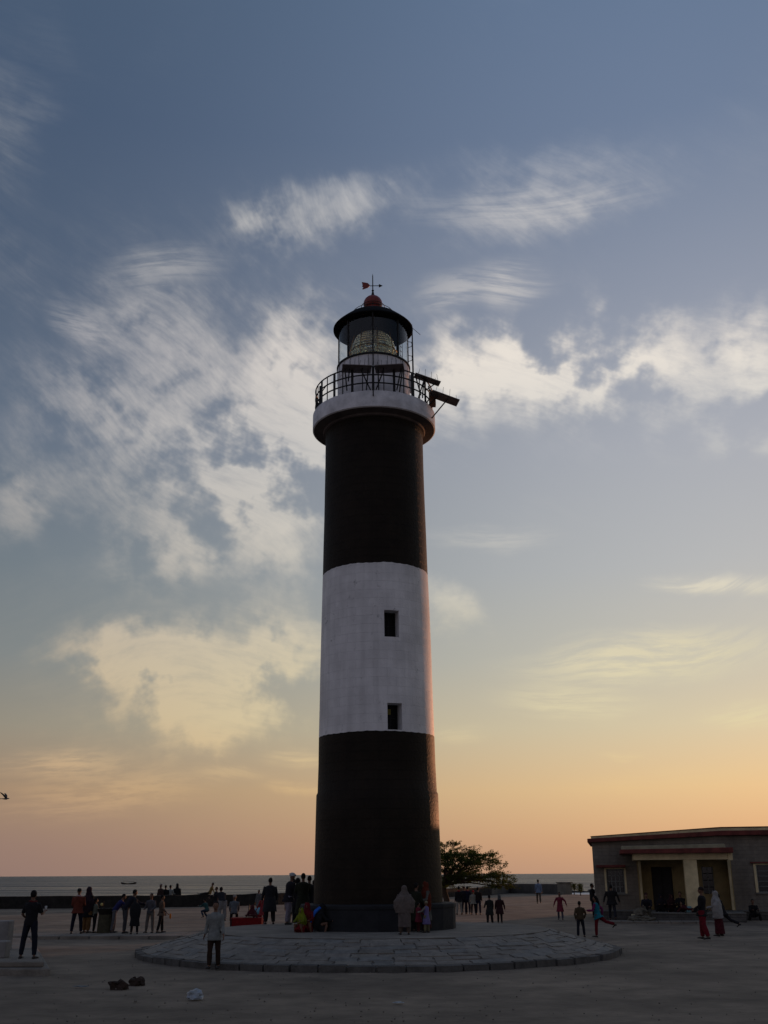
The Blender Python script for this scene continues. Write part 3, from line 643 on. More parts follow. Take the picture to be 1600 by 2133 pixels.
pa = AY(890,791,TY-1.1); pb = AY(926,830,TY-1.0)
sh = 19*tan(radians(.36))
panel(pa.x-TX+sh,-1.1,pa.z,1.0,.42,radians(10),radians(2),[(-.9,0,1.75,-1.3,19.0),(.7,0,1.95,-1.1,19.3),(-.2,.5,1.65,-1.2,18.9),(-.3,-.5,1.8,-1.5,18.8)], 4, roll=17)
panel(pb.x-TX+sh,-1.0,pb.z,1.08,.46,radians(10),radians(-8),[(-.5,0,2.0,-1.0,18.7),(.2,0,2.15,-.9,18.25),(-.95,0,2.05,-1.0,19.5)], 4, roll=18)
# rusted post box & rolled things at gallery edges
part('cable_box', [mat('rusty iron',(.12,.045,.02),.8,.4,8,.4)], LH, lambda m: m.box(2.10,2.32,-.95,-.75,18.75+z0,19.35+z0), bevel=.02)
part('folded_aerial', [iron], LH, lambda m: [m.tube([(-2.0,-.9,18.8+z0),(-1.98,-.92,19.6+z0)], .05, 6), m.tube([(-1.98,-.92,19.3+z0),(-1.75,-1.1,19.55+z0)], .018, 5), m.tube([(-2.0,-.92,19.0+z0),(-2.15,-.6,19.2+z0)], .03, 5), m.box(-2.16,-2.04,-.75,-.6,18.76+z0,19.0+z0)])

# ------------------------------------------------------------------ building on the right
BY = 58.0; PY = 54.4
TH = radians(11.6); PV = AY(1237,1821,60.5).xy.to_3d(); PL = Vector((PV.x,58,0)); EX = Vector((cos(TH),-sin(TH),0)); EY = Vector((sin(TH),cos(TH),0))
def BLoc(px, py, Y):
    r = ray(px,py); k = ((Y-58)+PV.dot(EY))/r.dot(EY); w = Vector((r.x*k, r.y*k, 0)); return PL.x+(w-PV).dot(EX), H+r.z*k
def X(px, Y, py=1821): return BLoc(px,py,Y)[0]
def Z(px, py, Y): return BLoc(px,py,Y)[1]
def BW(px, Y, z=0.0):
    q = BLoc(px,1821,Y)[0]; return PV+EX*(q-PL.x)+EY*(Y-58)+Vector((0,0,z))
RB = Matrix.Rotation(-TH,3,'Z')
B = empty('building', PV-RB @ PL, -TH, 'low grey block building with red roof band and yellow pillared porch', 'building')
xl, xr = X(1237,BY), X(1237,BY)+21
wx0, wx1 = X(1259,BY), X(1304,BY); wz0, wz1 = Z(1280,1861,BY), Z(1280,1808,BY)
rx0, rx1 = X(1571,BY), X(1571,BY)+1.55; rz0, rz1 = Z(1585,1859,BY), Z(1585,1799,BY)
px0, px1 = X(1333,BY), X(1520,BY)
pl = Z(1300,1895,BY); rt = Z(1250,1756,BY); rt2 = Z(1600,1741,BY)
ztop = lambda x: rt+(rt2-rt)*min(1,max(0,(x-xl)/(X(1511,BY)-xl)))
depth = 9.0
def facade(m):
    def pan(a,b_,c,d=None):
        if d is None: m.add([(a,BY,c),(b_,BY,c),(b_,BY,ztop(b_)+.03),(a,BY,ztop(a)+.03),(a,BY+.3,c),(b_,BY+.3,c),(b_,BY+.3,ztop(b_)+.03),(a,BY+.3,ztop(a)+.03)],[(0,1,2,3),(7,6,5,4),(0,3,7,4),(1,5,6,2),(0,4,5,1),(3,2,6,7)])
        else: m.box(a,b_,BY,BY+.3,c,d)
    pan(xl,wx0,0); pan(wx0,wx1,0,wz0); pan(wx0,wx1,wz1); pan(wx1,px0,0); pan(px1,rx0,0); pan(rx0,rx1,0,rz0); pan(rx0,rx1,rz1); pan(rx1,xr,0)
    xm = X(1511,BY); pan(px0,min(px1,xm),Z(1420,1785,BY)); pan(min(px1,xm),px1,Z(1420,1785,BY))
    m.add([(xl,BY+.3,0),(xl,BY+depth,0),(xl,BY+depth,rt),(xl,BY+.3,rt),(xl+.3,BY+.3,0),(xl+.3,BY+depth,0),(xl+.3,BY+depth,rt),(xl+.3,BY+.3,rt)],[(0,1,2,3),(7,6,5,4),(0,3,7,4),(1,5,6,2),(0,4,5,1),(3,2,6,7)])
    m.box(xl+.3,xr,BY+depth-.3,BY+depth,0,rt)
    m.box(xr-.3,xr,BY+.31,BY+depth-.31,0,rt2)
part('wall', [block_m], B, facade)
xm = X(1511,BY-.35); xa = X(1228,BY-.35); xc = xr+.3; ya, yb = BY-.35, BY+depth+.3
def zz(px, py): return Z(px,py,BY-.35)
roofp = part('roof_slab', [red_b], B, lambda m: [m.prism([(xa,zz(1228,1755)),(xm,zz(1511,1740)),(xm,zz(1511,1730)),(xa,zz(1228,1747))], ya, yb), m.prism([(xm+.003,zz(1511,1740)),(xc,zz(1511,1740)+.02),(xc,zz(1511,1730)+.02),(xm+.003,zz(1511,1730))], ya, yb)], bevel=.02)
xa2 = X(1236,BY-.2)
part('parapet', [yellow_p], B, lambda m: [m.prism([(xa2,zz(1236,1748)),(xm,zz(1511,1730.5)),(xm,zz(1511,1724)),(X(1320,BY),zz(1320,1736.5)),(xa2,zz(1236,1742.5))], BY-.16, BY+.15), m.prism([(xm+.003,zz(1511,1730.5)),(xc-.1,zz(1511,1730)+.02),(xc-.1,zz(1511,1723)),(xm+.003,zz(1511,1724))], BY-.16, BY+.15),
   m.box(xa2,xa2+.2,BY+.16,BY+depth,zz(1236,1748)+.03,zz(1236,1743)), m.box(xa2+.2,xc-.1,BY+depth-.2,BY+depth,zz(1236,1748)+.03,zz(1236,1743))], bevel=.02)
part('parapet_cap', [red_b], B, lambda m: [m.prism([(xa2-.02,zz(1236,1742.5)+.003),(xm,zz(1511,1724)+.003),(xm,zz(1511,1722.8)+.02),(xa2-.02,zz(1236,1741.5))], BY-.19, BY+.18), m.prism([(xm+.003,zz(1511,1724)+.003),(xc-.1,zz(1511,1723)+.003),(xc-.1,zz(1511,1722.2)+.02),(xm+.003,zz(1511,1722.8)+.02)], BY-.19, BY+.18)])
part('interior_floor', [dark_in], B, lambda m: [m.box(xl+.31,xr-.31,BY+.31,BY+depth-.31,0,pl-.02), m.box(xl+.31,xr-.31,BY+2.5,BY+2.6,pl,rt-.1)])
# windows
def bwin(x0,x1,a,b_,ncol,nrow,jamb,dark_left=False):
    w = part('window', [yellow_p], B, lambda m: [m.box(x0,x0+jamb,BY-.035,BY+.22,a,b_), m.box(x1-jamb,x1,BY-.035,BY+.22,a,b_), m.box(x0+jamb,x1-jamb,BY-.035,BY+.22,b_-.05,b_)])
    part('sill', [cement_l], w, lambda m: m.box(x0-.03,x1+.03,BY-.09,BY+.22,a-.08,a-.003), bevel=.01)
    xi0, xi1 = x0+jamb+.004, x1-jamb-.004
    part('frame', [frame_p], w, lambda m: [m.box(xi0,xi0+.05,BY+.05,BY+.11,a,b_-.055), m.box(xi1-.05,xi1,BY+.05,BY+.11,a,b_-.055), m.box(xi0+.05,xi1-.05,BY+.05,BY+.11,b_-.11,b_-.055), m.box(xi0+.05,xi1-.05,BY+.05,BY+.11,a,a+.05)])
    wi = (xi1-xi0-.1); hi = b_-.11-a-.05
    for i in range(ncol):
        for j in range(nrow):
            part('pane', [glass_d], w, lambda m: m.box(xi0+.05+wi*i/ncol+.02,xi0+.05+wi*(i+1)/ncol-.02,BY+.07,BY+.08,a+.05+hi*j/nrow+.015,a+.05+hi*(j+1)/nrow-.015))
    part('glazing_bar', [frame_p], w, lambda m: [m.box(xi0+.05+wi*i/ncol-.021,xi0+.05+wi*i/ncol+.021,BY+.055,BY+.10,a+.05,b_-.11) for i in range(1,ncol)]+[m.box(xi0+.05+wi*i/ncol+.022,xi0+.05+wi*(i+1)/ncol-.022,BY+.06,BY+.095,a+.05+hi*j/nrow-.016,a+.05+hi*j/nrow+.016) for j in range(1,nrow) for i in range(ncol)])
    return w
bwin(wx0,wx1,wz0,wz1,4,4,.10)
bwin(rx0,rx1,rz0,rz1,2,5,.13)
part('sunshade', [red_b], B, lambda m: m.box(X(1243,BY-.4),X(1304,BY-.4),BY-.45,BY-.003,Z(1280,1807,BY-.4),Z(1280,1801.5,BY-.4)), bevel=.015)
part('sunshade', [red_b], B, lambda m: m.box(rx0-.15,rx1+.15,BY-.14,BY-.003,rz1+.02,rz1+.09), bevel=.015)
# porch
cz0 = Z(1420,1785,BY)
P = empty('porch', (0,0,0)); P.parent = B
iy = BY+.9                                       # recessed yellow inner wall
d0, d1 = X(1357,iy), X(1400,iy); e0, e1 = X(1462,iy), X(1486,iy); dz = Z(1380,1806,iy); ez0 = Z(1475,1862,iy); q0, q1 = px0-.15, px1+.15
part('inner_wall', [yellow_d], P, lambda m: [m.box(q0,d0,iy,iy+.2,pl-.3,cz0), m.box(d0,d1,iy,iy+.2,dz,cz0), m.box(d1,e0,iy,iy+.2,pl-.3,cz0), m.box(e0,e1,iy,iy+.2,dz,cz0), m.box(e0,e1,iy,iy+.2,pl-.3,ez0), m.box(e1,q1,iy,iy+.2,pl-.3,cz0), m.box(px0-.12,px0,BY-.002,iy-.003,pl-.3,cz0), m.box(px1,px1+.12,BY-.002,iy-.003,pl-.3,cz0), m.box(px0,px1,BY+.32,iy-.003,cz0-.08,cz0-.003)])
def leafdoor(m, a,b_,za,zb): m.box(a,b_,iy+.08,iy+.12,za,zb)
dm = mat('old door paint', (.022,.020,.022), .7, .3, 5, .2)
for i in range(2):
    a = d0+(d1-d0)*i/2+.01; b_ = d0+(d1-d0)*(i+1)/2-.01
    dr = part('door', [dm], P, lambda m: leafdoor(m,a,b_,pl-.2,dz-.02))
    for j in range(3):
        z_ = pl+.1+j*.62
        part('door_panel', [dm], dr, lambda m: m.box(a+.06,b_-.06,iy+.06,iy+.079,z_,z_+.52), bevel=.01)
wd = part('shuttered_window', [frame_p], P, lambda m: [m.box(e0,e0+.05,iy+.05,iy+.1,ez0,dz), m.box(e1-.05,e1,iy+.05,iy+.1,ez0,dz), m.box((e0+e1)/2-.03,(e0+e1)/2+.03,iy+.05,iy+.1,ez0,dz)])
for i in range(2):
    for j in range(4):
        a = e0+.055+(e1-e0-.08)/2*i; h_ = (dz-ez0)/4
        part('pane', [glass_d], wd, lambda m: m.box(a,a+(e1-e0-.16)/2,iy+.07,iy+.08,ez0+h_*j+.02,ez0+h_*(j+1)-.02))
bz0 = Z(1400,1791,PY); bz1 = Z(1400,1777.5,PY)
part('beam', [yellow_p], P, lambda m: [m.box(X(1322,PY),X(1520,PY),PY,PY+.30,bz0,bz1), m.box(X(1322,PY),X(1322,PY)+.25,PY+.303,BY-.003,bz0,bz1), m.box(X(1520,PY)-.25,X(1520,PY),PY+.303,BY-.003,bz0,bz1), m.box(X(1520,PY)+.003,X(1530,PY),PY-.05,PY+.25,bz0-.04,bz1)], bevel=.01)
sl = [Z(1295,1781,PY-.4),Z(1295,1773.5,PY-.4),Z(1533,1771,PY-.4),Z(1533,1763,PY-.4)]
part('canopy_slab', [red_b], P, lambda m: m.prism([(X(1295,PY-.4),bz1+.003),(X(1533,PY-.4),bz1+.003),(X(1533,PY-.4),bz1+.26),(X(1295,PY-.4),bz1+.20)], PY-.4, BY-.003), bevel=.015)
part('canopy_parapet', [mat('faded parapet limewash',(.27,.25,.17),.9,.3,1.5,.4,14)], P, lambda m: m.prism([(X(1299,PY-.3),bz1+.19),(X(1518,PY-.3),bz1+.24),(X(1516,PY-.3),bz1+.44),(X(1299,PY-.3),bz1+.37)], PY-.3, BY-.006), bevel=.02)
part('pillar', [yellow_p], P, lambda m: m.box(X(1426,PY+.05),X(1454,PY+.05),PY+.03,PY+.27+.4,Z(1440,1900,PY),bz0-.003), bevel=.02)
part('side_pillar', [yellow_p], P, lambda m: m.box(px0-.05,px0+.08,BY-.25,BY-.006,pl,bz0), bevel=.01)
part('side_pillar', [yellow_p], P, lambda m: m.box(px1-.08,px1+.05,BY-.25,BY-.006,pl,bz0), bevel=.01)
pf = Z(1400,1901,PY-.3)
part('veranda', [plinth_b], B, lambda m: [m.box(X(1352,PY-.4),X(1545,PY-.4),PY-.45,BY-.003,-.1,pf-.06), m.box(xl-.1,X(1352,PY-.4)-.003,BY-1.3,BY-.003,-.1,pl-.06), m.box(X(1545,PY-.4)+.003,xr,BY-1.3,BY-.003,-.1,pl-.06)])
part('veranda_edge', [cement_l], B, lambda m: [m.box(X(1352,PY-.4)-.03,X(1545,PY-.4)+.03,PY-.49,BY-.004,pf-.057,pf), m.box(xl-.12,X(1352,PY-.4)-.034,BY-1.34,BY-.004,pl-.057,pl), m.box(X(1545,PY-.4)+.034,xr,BY-1.34,BY-.004,pl-.057,pl)], bevel=.012)
part('porch_step', [yellow_p], B, lambda m: m.box(X(1310,PY-.4),X(1352,PY-.4)-.04,PY-.2,BY-1.345,-.05,pf-.15), bevel=.02)
for i in range(9):
    a = X(1262,53)+ (X(1490,53)-X(1262,53))*i/9; b_ = X(1262,53)+(X(1490,53)-X(1262,53))*(i+1)/9
    if i == 0: tag(empty('pavement', B.location, -TH), kind='structure')
    part('paving_slab', [conc_top], bpy.data.objects['pavement'], lambda m: m.box(a+.012,b_-.012,52.4,53.9,-.1,.06), bevel=.012)

# ------------------------------------------------------------------ concrete steps at left edge
fz = .28
q0_, q1_ = G(92,2003,fz), G(62,1953,fz)
blk = empty('stepped_block', (q0_.x,q0_.y,0), 0, 'pale stepped concrete base at the left edge under the standing man', 'concrete block')
W = q0_.x; Yf = q0_.y
pm = mat('pale monument plaster', (.22,.21,.20), .9, .25, 2, .4, 16)
def polyslab(m, pts, za, zb):
    n = len(pts); m.add([(x,y,za) for x,y in pts]+[(x,y,zb) for x,y in pts], [tuple(reversed(range(n))), tuple(range(n,2*n))]+[(i,(i+1)%n,(i+1)%n+n,i+n) for i in range(n)])
bkx, bky = q1_.x-W, q1_.y-Yf
part('slab', [conc_top], blk, lambda m: polyslab(m, [(-5,.1),(0,0),(bkx,bky),(bkx-4,bky)], fz-.13, fz), bevel=.03)
part('rubble_footing', [stone_m[3]], blk, lambda m: polyslab(m, [(-5,-.1),(.22,-.15),(bkx+.15,bky+.1),(bkx-4,bky+.1)], -.1, fz-.134), bevel=.05)
bx1 = AY(13,1965,Yf+1.2).x-W
part('lower_step', [pm], blk, lambda m: m.box(bx1-2,bx1,1.2,1.6,fz+.002,AY(6,1962,Yf+.9).z), bevel=.03)
bx2 = AY(18,1930,Yf+4.2).x-W
part('upper_step', [pm], blk, lambda m: m.box(bx2-2,bx2,4.2,4.7,fz+.002,AY(6,1919,Yf+3.9).z), bevel=.03)

# ------------------------------------------------------------------ tree
T0 = Vector((AY(928,1870,84).x,84,-.05))
tree = empty('thorn_tree', T0, 0, 'low spreading thorn tree half hidden behind the right side of the lighthouse', 'tree')
pads = [(1010,1800,.2,1.8,.5),(950,1790,.4,2.2,.6),(960,1820,.4,2.2,.6),(880,1790,0,3.2,1.0),(935,1775,0,2.4,.7),(965,1785,.5,2.6,.55),(1000,1795,0,1.6,.45),(925,1758,0,1.0,.35),(1012,1782,0,.9,.25),(935,1808,.8,2.2,.6),
        (1000,1822,-.5,2.3,.45),(1035,1835,0,1.5,.45),(975,1830,.6,1.7,.55),(935,1838,0,1.5,.9),(1045,1825,0,.7,.3),(1042,1846,.3,1.1,.3),(960,1800,-1,1.8,.5)]
tw = MB(); lv = MB(); tr_ = MB()
root_r = .24
hub = Vector((-.1,0,1.5))
tr_.tube([(0,0,-.1),(.1,.05,.5),(-.05,0,1.0),hub], [.30,.23,.20,.17], 10)
rnd = random.Random(5)
for (px,py,dy,rx,rz) in pads:
    c = AY(px,py,84+dy)-T0
    mid = hub.lerp(c,.5)+Vector((rnd.uniform(-.3,.3),rnd.uniform(-.3,.3),.25))
    tr_.tube([hub,hub.lerp(mid,.5)+Vector((0,0,.1)),mid,c-Vector((0,0,rz*.2))], [.11,.085,.06,.03], 6)
    for k in range(int(24*rx*(.5+rz))):
        a = rnd.uniform(0,2*pi); q = sqrt(rnd.random()); p = c+Vector((cos(a)*q*rx, sin(a)*q*rx*.8, rnd.uniform(-.9,.9)*rz*(1.05-q*.6)))
        d = (p-c); d.z *= .3; d = (d.normalized() if d.length > .01 else Vector((1,0,0))); d = (d+Vector((rnd.uniform(-.5,.5),rnd.uniform(-.5,.5),rnd.uniform(-.15,.45)))).normalized()
        ln = rnd.uniform(.35,.95); s_ = c.lerp(p,.55) if rnd.random() < .4 else p-d*ln*.5; e_ = p+d*ln*.6
        tw.tube([s_,s_.lerp(e_,.5)+Vector((0,0,.04)),e_], [.013,.009,.003], 3)
        for j in range(40):
            u = rnd.random(); b0 = s_.lerp(e_,.15+.85*u)+Vector((rnd.gauss(0,.07),rnd.gauss(0,.07),rnd.gauss(0,.055)))
            d2 = Vector((rnd.gauss(0,1),rnd.gauss(0,1),rnd.gauss(0,.5))).normalized(); w_ = d2.cross(Vector((rnd.gauss(0,1),rnd.gauss(0,1),rnd.gauss(0,1)))).normalized()
            l_ = rnd.uniform(.065,.13); ww = l_*.34
            k_ = len(lv.v); lv.v += [b0, b0+d2*l_*.5+w_*ww, b0+d2*l_, b0+d2*l_*.5-w_*ww]; lv.f.append((k_,k_+1,k_+2,k_+3)); lv.mi.append(0)
tr_.build('trunk', bark, tree, smooth=True)
tag(tw.build('twigs', bark, tree, fix=False), kind='stuff')
lv.build('crown', leaf_m, tree, fix=False)
# distant bushes on the beach edge
def bush(px, py, Y, r, label):
    p = G(px,py,0) if Y is None else Vector((AY(px,py,Y).x,Y,AY(px,py,Y).z)); root = empty('bush', p, 0, label, 'bush', 'small bushes by the end of the sea wall'); rr = random.Random(px)
    m = MB(); m.tube([(0,0,-.3),(.05,0,r*.5),(-.05,0,r)], [r*.16,r*.12,.03], 6); m.build('stem', bark, root)
    m = MB()
    for i in range(700):
        a = rr.uniform(0,2*pi); q = rr.random()**.5; z_ = rr.uniform(.35,1.25)*r*2
        b0 = Vector((cos(a)*q*r*.8*(1+.3*sin(3*a)), sin(a)*q*r*.8, z_)); d2 = Vector((rr.gauss(0,1),rr.gauss(0,1),rr.gauss(0,1))).normalized(); w_ = d2.orthogonal().normalized(); l_ = .16*r
        k_ = len(m.v); m.v += [b0,b0+d2*l_+w_*l_*.4,b0+d2*l_*2,b0+d2*l_-w_*l_*.4]; m.f.append((k_,k_+1,k_+2,k_+3)); m.mi.append(0)
    m.build('foliage', leaf_m, root, fix=False)
bush(1209,1862,124,.42,'small dark bush standing alone in the gap right of the sea wall')
bush(1196,1858,126,.36,'small dark bush touching the right end of the sea wall')
# ------------------------------------------------------------------ boat, bird, debris
bp_ = G(268,1842,-1.5); S_ = bp_.y/ (F/cos(PITCH))
boat = empty('fishing_boat', bp_+Vector((0,0,0)), radians(4), 'long dark wooden fishing boat far out on the water at left', 'boat')
hm = mat('boat hull timber', (.03,.025,.02), .8, .3, 2, .2)
def hull(m):
    pts = []; Lh = 3.6
    for i in range(13):
        u = i/12*2-1; w_ = .75*sqrt(max(0,1-u**4)); z_ = .55*u*u+.1*(u>0)*u
        pts.append((u*Lh,w_,z_))
    for (x,w_,z_) in pts: m.v += [Vector((x,-w_,.45+z_)),Vector((x,-w_*.55,-.15+z_*.6)),Vector((x,w_*.55,-.15+z_*.6)),Vector((x,w_,.45+z_))]
    for i in range(12):
        for j in range(3): m.f.append((4*i+j,4*i+4+j,4*i+5+j,4*i+1+j)); m.mi.append(0)
part('hull', [hm], boat, hull)
part('thwart', [hm], boat, lambda m: [m.box(x-.12,x+.12,-.6,.6,.40,.46) for x in (-1.6,0,1.6)])
part('boom', [hm], boat, lambda m: [m.tube([(-2.4,0,.3),(-2.4,0,1.5)], .05, 6), m.tube([(-2.4,0,1.5),(2.9,.1,1.0)], .06, 6), m.tube([(2.6,0,.5),(2.6,0,1.2)], .05, 6)])
bd = AY(12,1664,38)
bird = empty('bird', bd, 0, 'dark bird in flight low in the pink sky at the left edge', 'bird'); bird.scale = (.72,.72,.72); bm_ = mat('dark feathers',(.09,.075,.065),.8,.3,12,.2)
part('body', [bm_], bird, lambda m: [m.tube([(.16,0,0),(.11,0,.015),(.02,0,0),(-.1,0,0),(-.2,0,.01)], [.004,.028,.045,.03,.012], 10), m.tube([(.13,0,.02),(.19,0,.012)], [.026,.003], 8)], smooth=True)
def wing(m, s_):
    pts = [(0.03,0,.02),(-.04,s_*.16,.16),(-.14,s_*.30,.26),(-.24,s_*.42,.30)]
    ch = [.11,.12,.085,.02]
    for i,(p,c_) in enumerate(zip(pts,ch)):
        p = Vector(p); m.v += [p+Vector((c_*.4,0,.004)), p+Vector((0,0,.014)), p+Vector((-c_*.6,0,0)), p+Vector((0,0,-.004))]
    for i in range(3):
        for j in range(4): m.f.append((4*i+j,4*i+(j+1)%4,4*i+4+(j+1)%4,4*i+4+j)); m.mi.append(0)
    m.f += [(3,2,1,0),(12,13,14,15)]; m.mi += [0,0]
for s_ in (-1,1): part('wing', [bm_], bird, lambda m: wing(m,s_))
part('tail', [bm_], bird, lambda m: m.prism([(-.18,.0),(-.30,-.015),(-.30,.02),(-.18,.02)], -.04, .04))
def crumple(name, p, rx, ry, rz, m_, label, cat, seed, rz_=0, flat=.0):
    bm = bmesh.new(); bmesh.ops.create_icosphere(bm, subdivisions=3, radius=1)
    for v in bm.verts:
        n_ = noise.noise(v.co*1.7+Vector((seed,0,0)))*.45+noise.noise(v.co*4+Vector((0,seed,0)))*.22
        v.co *= 1+n_; v.co.x *= rx; v.co.y *= ry; v.co.z = max(-.6,v.co.z)*rz
    me = bpy.data.meshes.new(name); bm.to_mesh(me); bm.free(); me.materials.append(m_)
    o = bpy.data.objects.new(name, me); C.objects.link(o); o.location = Vector(p)+Vector((0,0,rz*.5)); o.rotation_euler = (0,0,rz_); return tag(o,label,cat)
bag_m = mat('pale plastic film', (.28,.32,.36), .35, .2, 8, .3)
crumple('plastic_bag', G(405,2080), .17,.12,.11, bag_m, 'crumpled pale plastic bag lying on the foreground ground', 'plastic bag', 3)
def brick_lump(px, py, w_, d_, h_, rz_, label):
    m = MB(); rr = random.Random(px)
    m.box(-w_/2,w_/2,-d_/2,d_/2,-.02,h_); o = m.build('rubble_lump', mat('broken brick rubble',(.035,.022,.016),.95,.5,6,.9,22), loc=G(px,py))
    bm = bmesh.new(); bm.from_mesh(o.data); bmesh.ops.subdivide_edges(bm, edges=bm.edges, cuts=4, use_grid_fill=True)
    for v in bm.verts:
        v.co += Vector((noise.noise(v.co*9+Vector((px,0,0))),noise.noise(v.co*9+Vector((0,px,0))),noise.noise(v.co*9+Vector((0,0,px)))))*.10
        if v.co.x > w_*.3: v.co.z *= .65
    bm.to_mesh(o.data); bm.free(); o.rotation_euler = (0,0,rz_); tag(o, label, 'rubble')
brick_lump(246,2058,.36,.26,.13,.2,'larger dark lump of brick rubble on the foreground ground')
brick_lump(285,2050,.30,.22,.11,-.5,'smaller dark lump of brick rubble lying just right of the larger one')
crumple('paper_scrap', G(830,2089), .10,.05,.015, mat('pale paper',(.34,.38,.40),.8,.15,8,.1), 'small flat pale scrap of paper on the bare ground at the bottom', 'paper', 8)
crumple('plastic_scrap', G(168,2055), .16,.06,.012, mat('bluish litter film',(.10,.125,.14),.6,.2,8,.1), 'faint bluish flat scrap of litter left of the rubble lumps', 'litter', 5)
peb = MB(); rr = random.Random(9)
for i in range(800):
    y = 19+40*rr.random()**1.4; x = rr.uniform(-.42,.42)*y
    if (x-TX)**2+(y-TY)**2 < 61 or (x < -9 and 27 < y < 42): continue
    s_ = rr.uniform(.006,.022)*(1.6 if rr.random()<.04 else 1); peb.ell((x,y,0), s_,s_*rr.uniform(.7,1.2),s_*.7, 5, 4)
tag(peb.build('pebbles', mat('ground pebbles',(.14,.125,.105),.9,.4,3,0), fix=False), 'small loose pebbles scattered over the bare ground', 'pebbles', kind='stuff')

# ------------------------------------------------------------------ people
DG = bpy.context.evaluated_depsgraph_get
def remesh(mb, name, m_, parent, vox, wrinkle=0.0, seed=0):
    o = mb.build(name, m_, parent)
    md = o.modifiers.new('r','REMESH'); md.mode = 'VOXEL'; md.voxel_size = vox; md.use_smooth_shade = True
    PENDING.append((o, wrinkle, seed)); return o
PENDING = []
def flush():
    bpy.context.view_layer.update(); dg = bpy.context.evaluated_depsgraph_get()
    for o, wr, sd_ in PENDING:
        me = bpy.data.meshes.new_from_object(o.evaluated_get(dg)); 
        if wr:
            no = [v.normal.copy() for v in me.vertices]
            for v, n_ in zip(me.vertices, no):
                c = v.co; v.co = c + n_*(wr*noise.noise(Vector((c.x*9+sd_,c.y*9,c.z*4.5))) + wr*.5*noise.noise(Vector((c.x*20,c.y*20+sd_,c.z*12))))
        for p in me.polygons: p.use_smooth = True
        o.modifiers.clear(); o.data = me; me.name = o.name
def R2(v, side): return v
def person(px, py, hy, label, cat='person', yaw=0, z=0.0, h=None, loc=None, lean=0, legs=((4,4,5),(-3,3,5)), arms=((4,10,12,0),(4,10,12,0)),
           head=0, hyaw=0, top=(.03,.03,.03), hem=.02, hemr=1.0, sleeve=1.0, bottom=(.02,.02,.02), baggy=1.0, hair=True, hairlen=0, cap=None, capstyle='cap', shawl=None, shawlhem=.55, scarf=None, skirt=None, skirthem=.12,
           seat=None, group=None, bag=None, stout=1.0, bare=False, vest=None, flare=1.0, hold=None):
    p = loc if loc is not None else G(px, py, z)
    if h is None: h = AY(px, hy, p.y).z - z if loc is None else 1.6
    s = h/1.70; root = empty('person', p, radians(yaw), label, cat, group); U = lambda *a: Vector(a)*s
    k = stout
    hp = U(0,0,0); T = Vector((0,sin(radians(lean)),cos(radians(lean))))
    # legs (angles forward, knee flex, spread)
    LG = []
    for i, sd_ in enumerate((-1,1)):
        a, kn, ab = [radians(q) for q in legs[i][:3]]; inn = radians(legs[i][3]) if len(legs[i]) > 3 else ab*.5
        hj = U(sd_*.09,0,-.02); kn_p = hj+Vector((sin(ab)*sd_, sin(a)*cos(ab), -cos(a)*cos(ab)))*.43*s; t_ = a-kn
        an = kn_p+Vector((sin(inn)*sd_, sin(t_)*cos(inn), -cos(t_)*cos(inn)))*.41*s; ft = t_*.55
        toe = an+Vector((sd_*.15, cos(ft), sin(ft)-.22)).normalized()*.19*s; heel = an+Vector((0,-.05,-.03))*s
        LG.append((hj,kn_p,an,toe,heel))
    low = min(min(l[2].z-.07*s, l[3].z-.02*s) for l in LG)
    dz_ = -low if seat is None else seat-(-.10*s)
    sh_ = Vector((0,0,dz_)); hp = hp+sh_; LG = [[q+sh_ for q in l] for l in LG]
    def tp(u, off=(0,0,0)): return hp+T*(u*s)+Vector(off)*s
    sc_ = tp(.48); nk = tp(.53); hd = radians(lean*.35+head)
    HD = Vector((0,sin(hd),cos(hd))); hc = nk+HD*(.175*s)+Vector((0,.012*s,0))
    AR = []
    for i, sd_ in enumerate((-1,1)):
        a, ab, e, inn = [radians(q) for q in arms[i]]
        sj = sc_+U(sd_*.175*k,0,-.02); up = Vector((sd_*sin(ab), sin(a)*cos(ab), -cos(a)*cos(ab))); el_ = sj+up*.29*s
        f_ = a+e; fo = Vector((sd_*sin(ab)*.5-sd_*sin(inn), sin(f_), -cos(f_))).normalized(); wr = el_+fo*.25*s; AR.append((sj,el_,wr,fo))
    def torso(m, gf=0.0, z0_=-.08, z1_=.53, hemf=1.0):
        st = [(-.08,.150,.105),(.0,.165,.118),(.10,.148,.108),(.22,.150,.112),(.36,.178,.120),(.45,.185,.108),(.50,.125,.085),(.53,.066,.062),(.56,.056,.056)]
        st = [q for q in st if z0_-.001 <= q[0] <= z1_+.001]
        m.tube([tp(a) for a,_,_ in st], [(r+gf)*s*k for _,r,_ in st], 18, ry=[(r+gf)*s*k for _,_,r in st], side=(1,0,0))
    def limb(m, pts, rs, n=10): m.tube(pts, [r*s for r in rs], n)
    Rh = Matrix.Rotation(radians(hyaw),3,'Z') @ Matrix.Rotation(-hd,3,'X')
    HP = lambda x,y,z_: hc+Rh @ (Vector((x,y,z_))*s)
    b = MB(); torso(b)
    limb(b, [nk-T*.03*s, nk+HD*.1*s], [.056,.052]); b.ell(hc, .077*s,.094*s,.112*s, 16, 12, R=Rh)
    b.ell(HP(0,.035,-.055), .052*s,.058*s,.055*s, 12, 8, R=Rh)
    b.tube([HP(0,.088,.018),HP(0,.108,-.022),HP(0,.090,-.032)], [.009*s,.017*s,.012*s], 6)
    for sd_ in (-1,1):
        b.ell(HP(sd_*.079,-.005,-.008), .010*s,.020*s,.030*s, 8, 6, R=Rh)
        b.ell(HP(sd_*.030,.078,.030), .022*s,.014*s,.008*s, 8, 6, R=Rh)
    b.ell(HP(0,.086,-.058), .024*s,.012*s,.010*s, 8, 6, R=Rh)
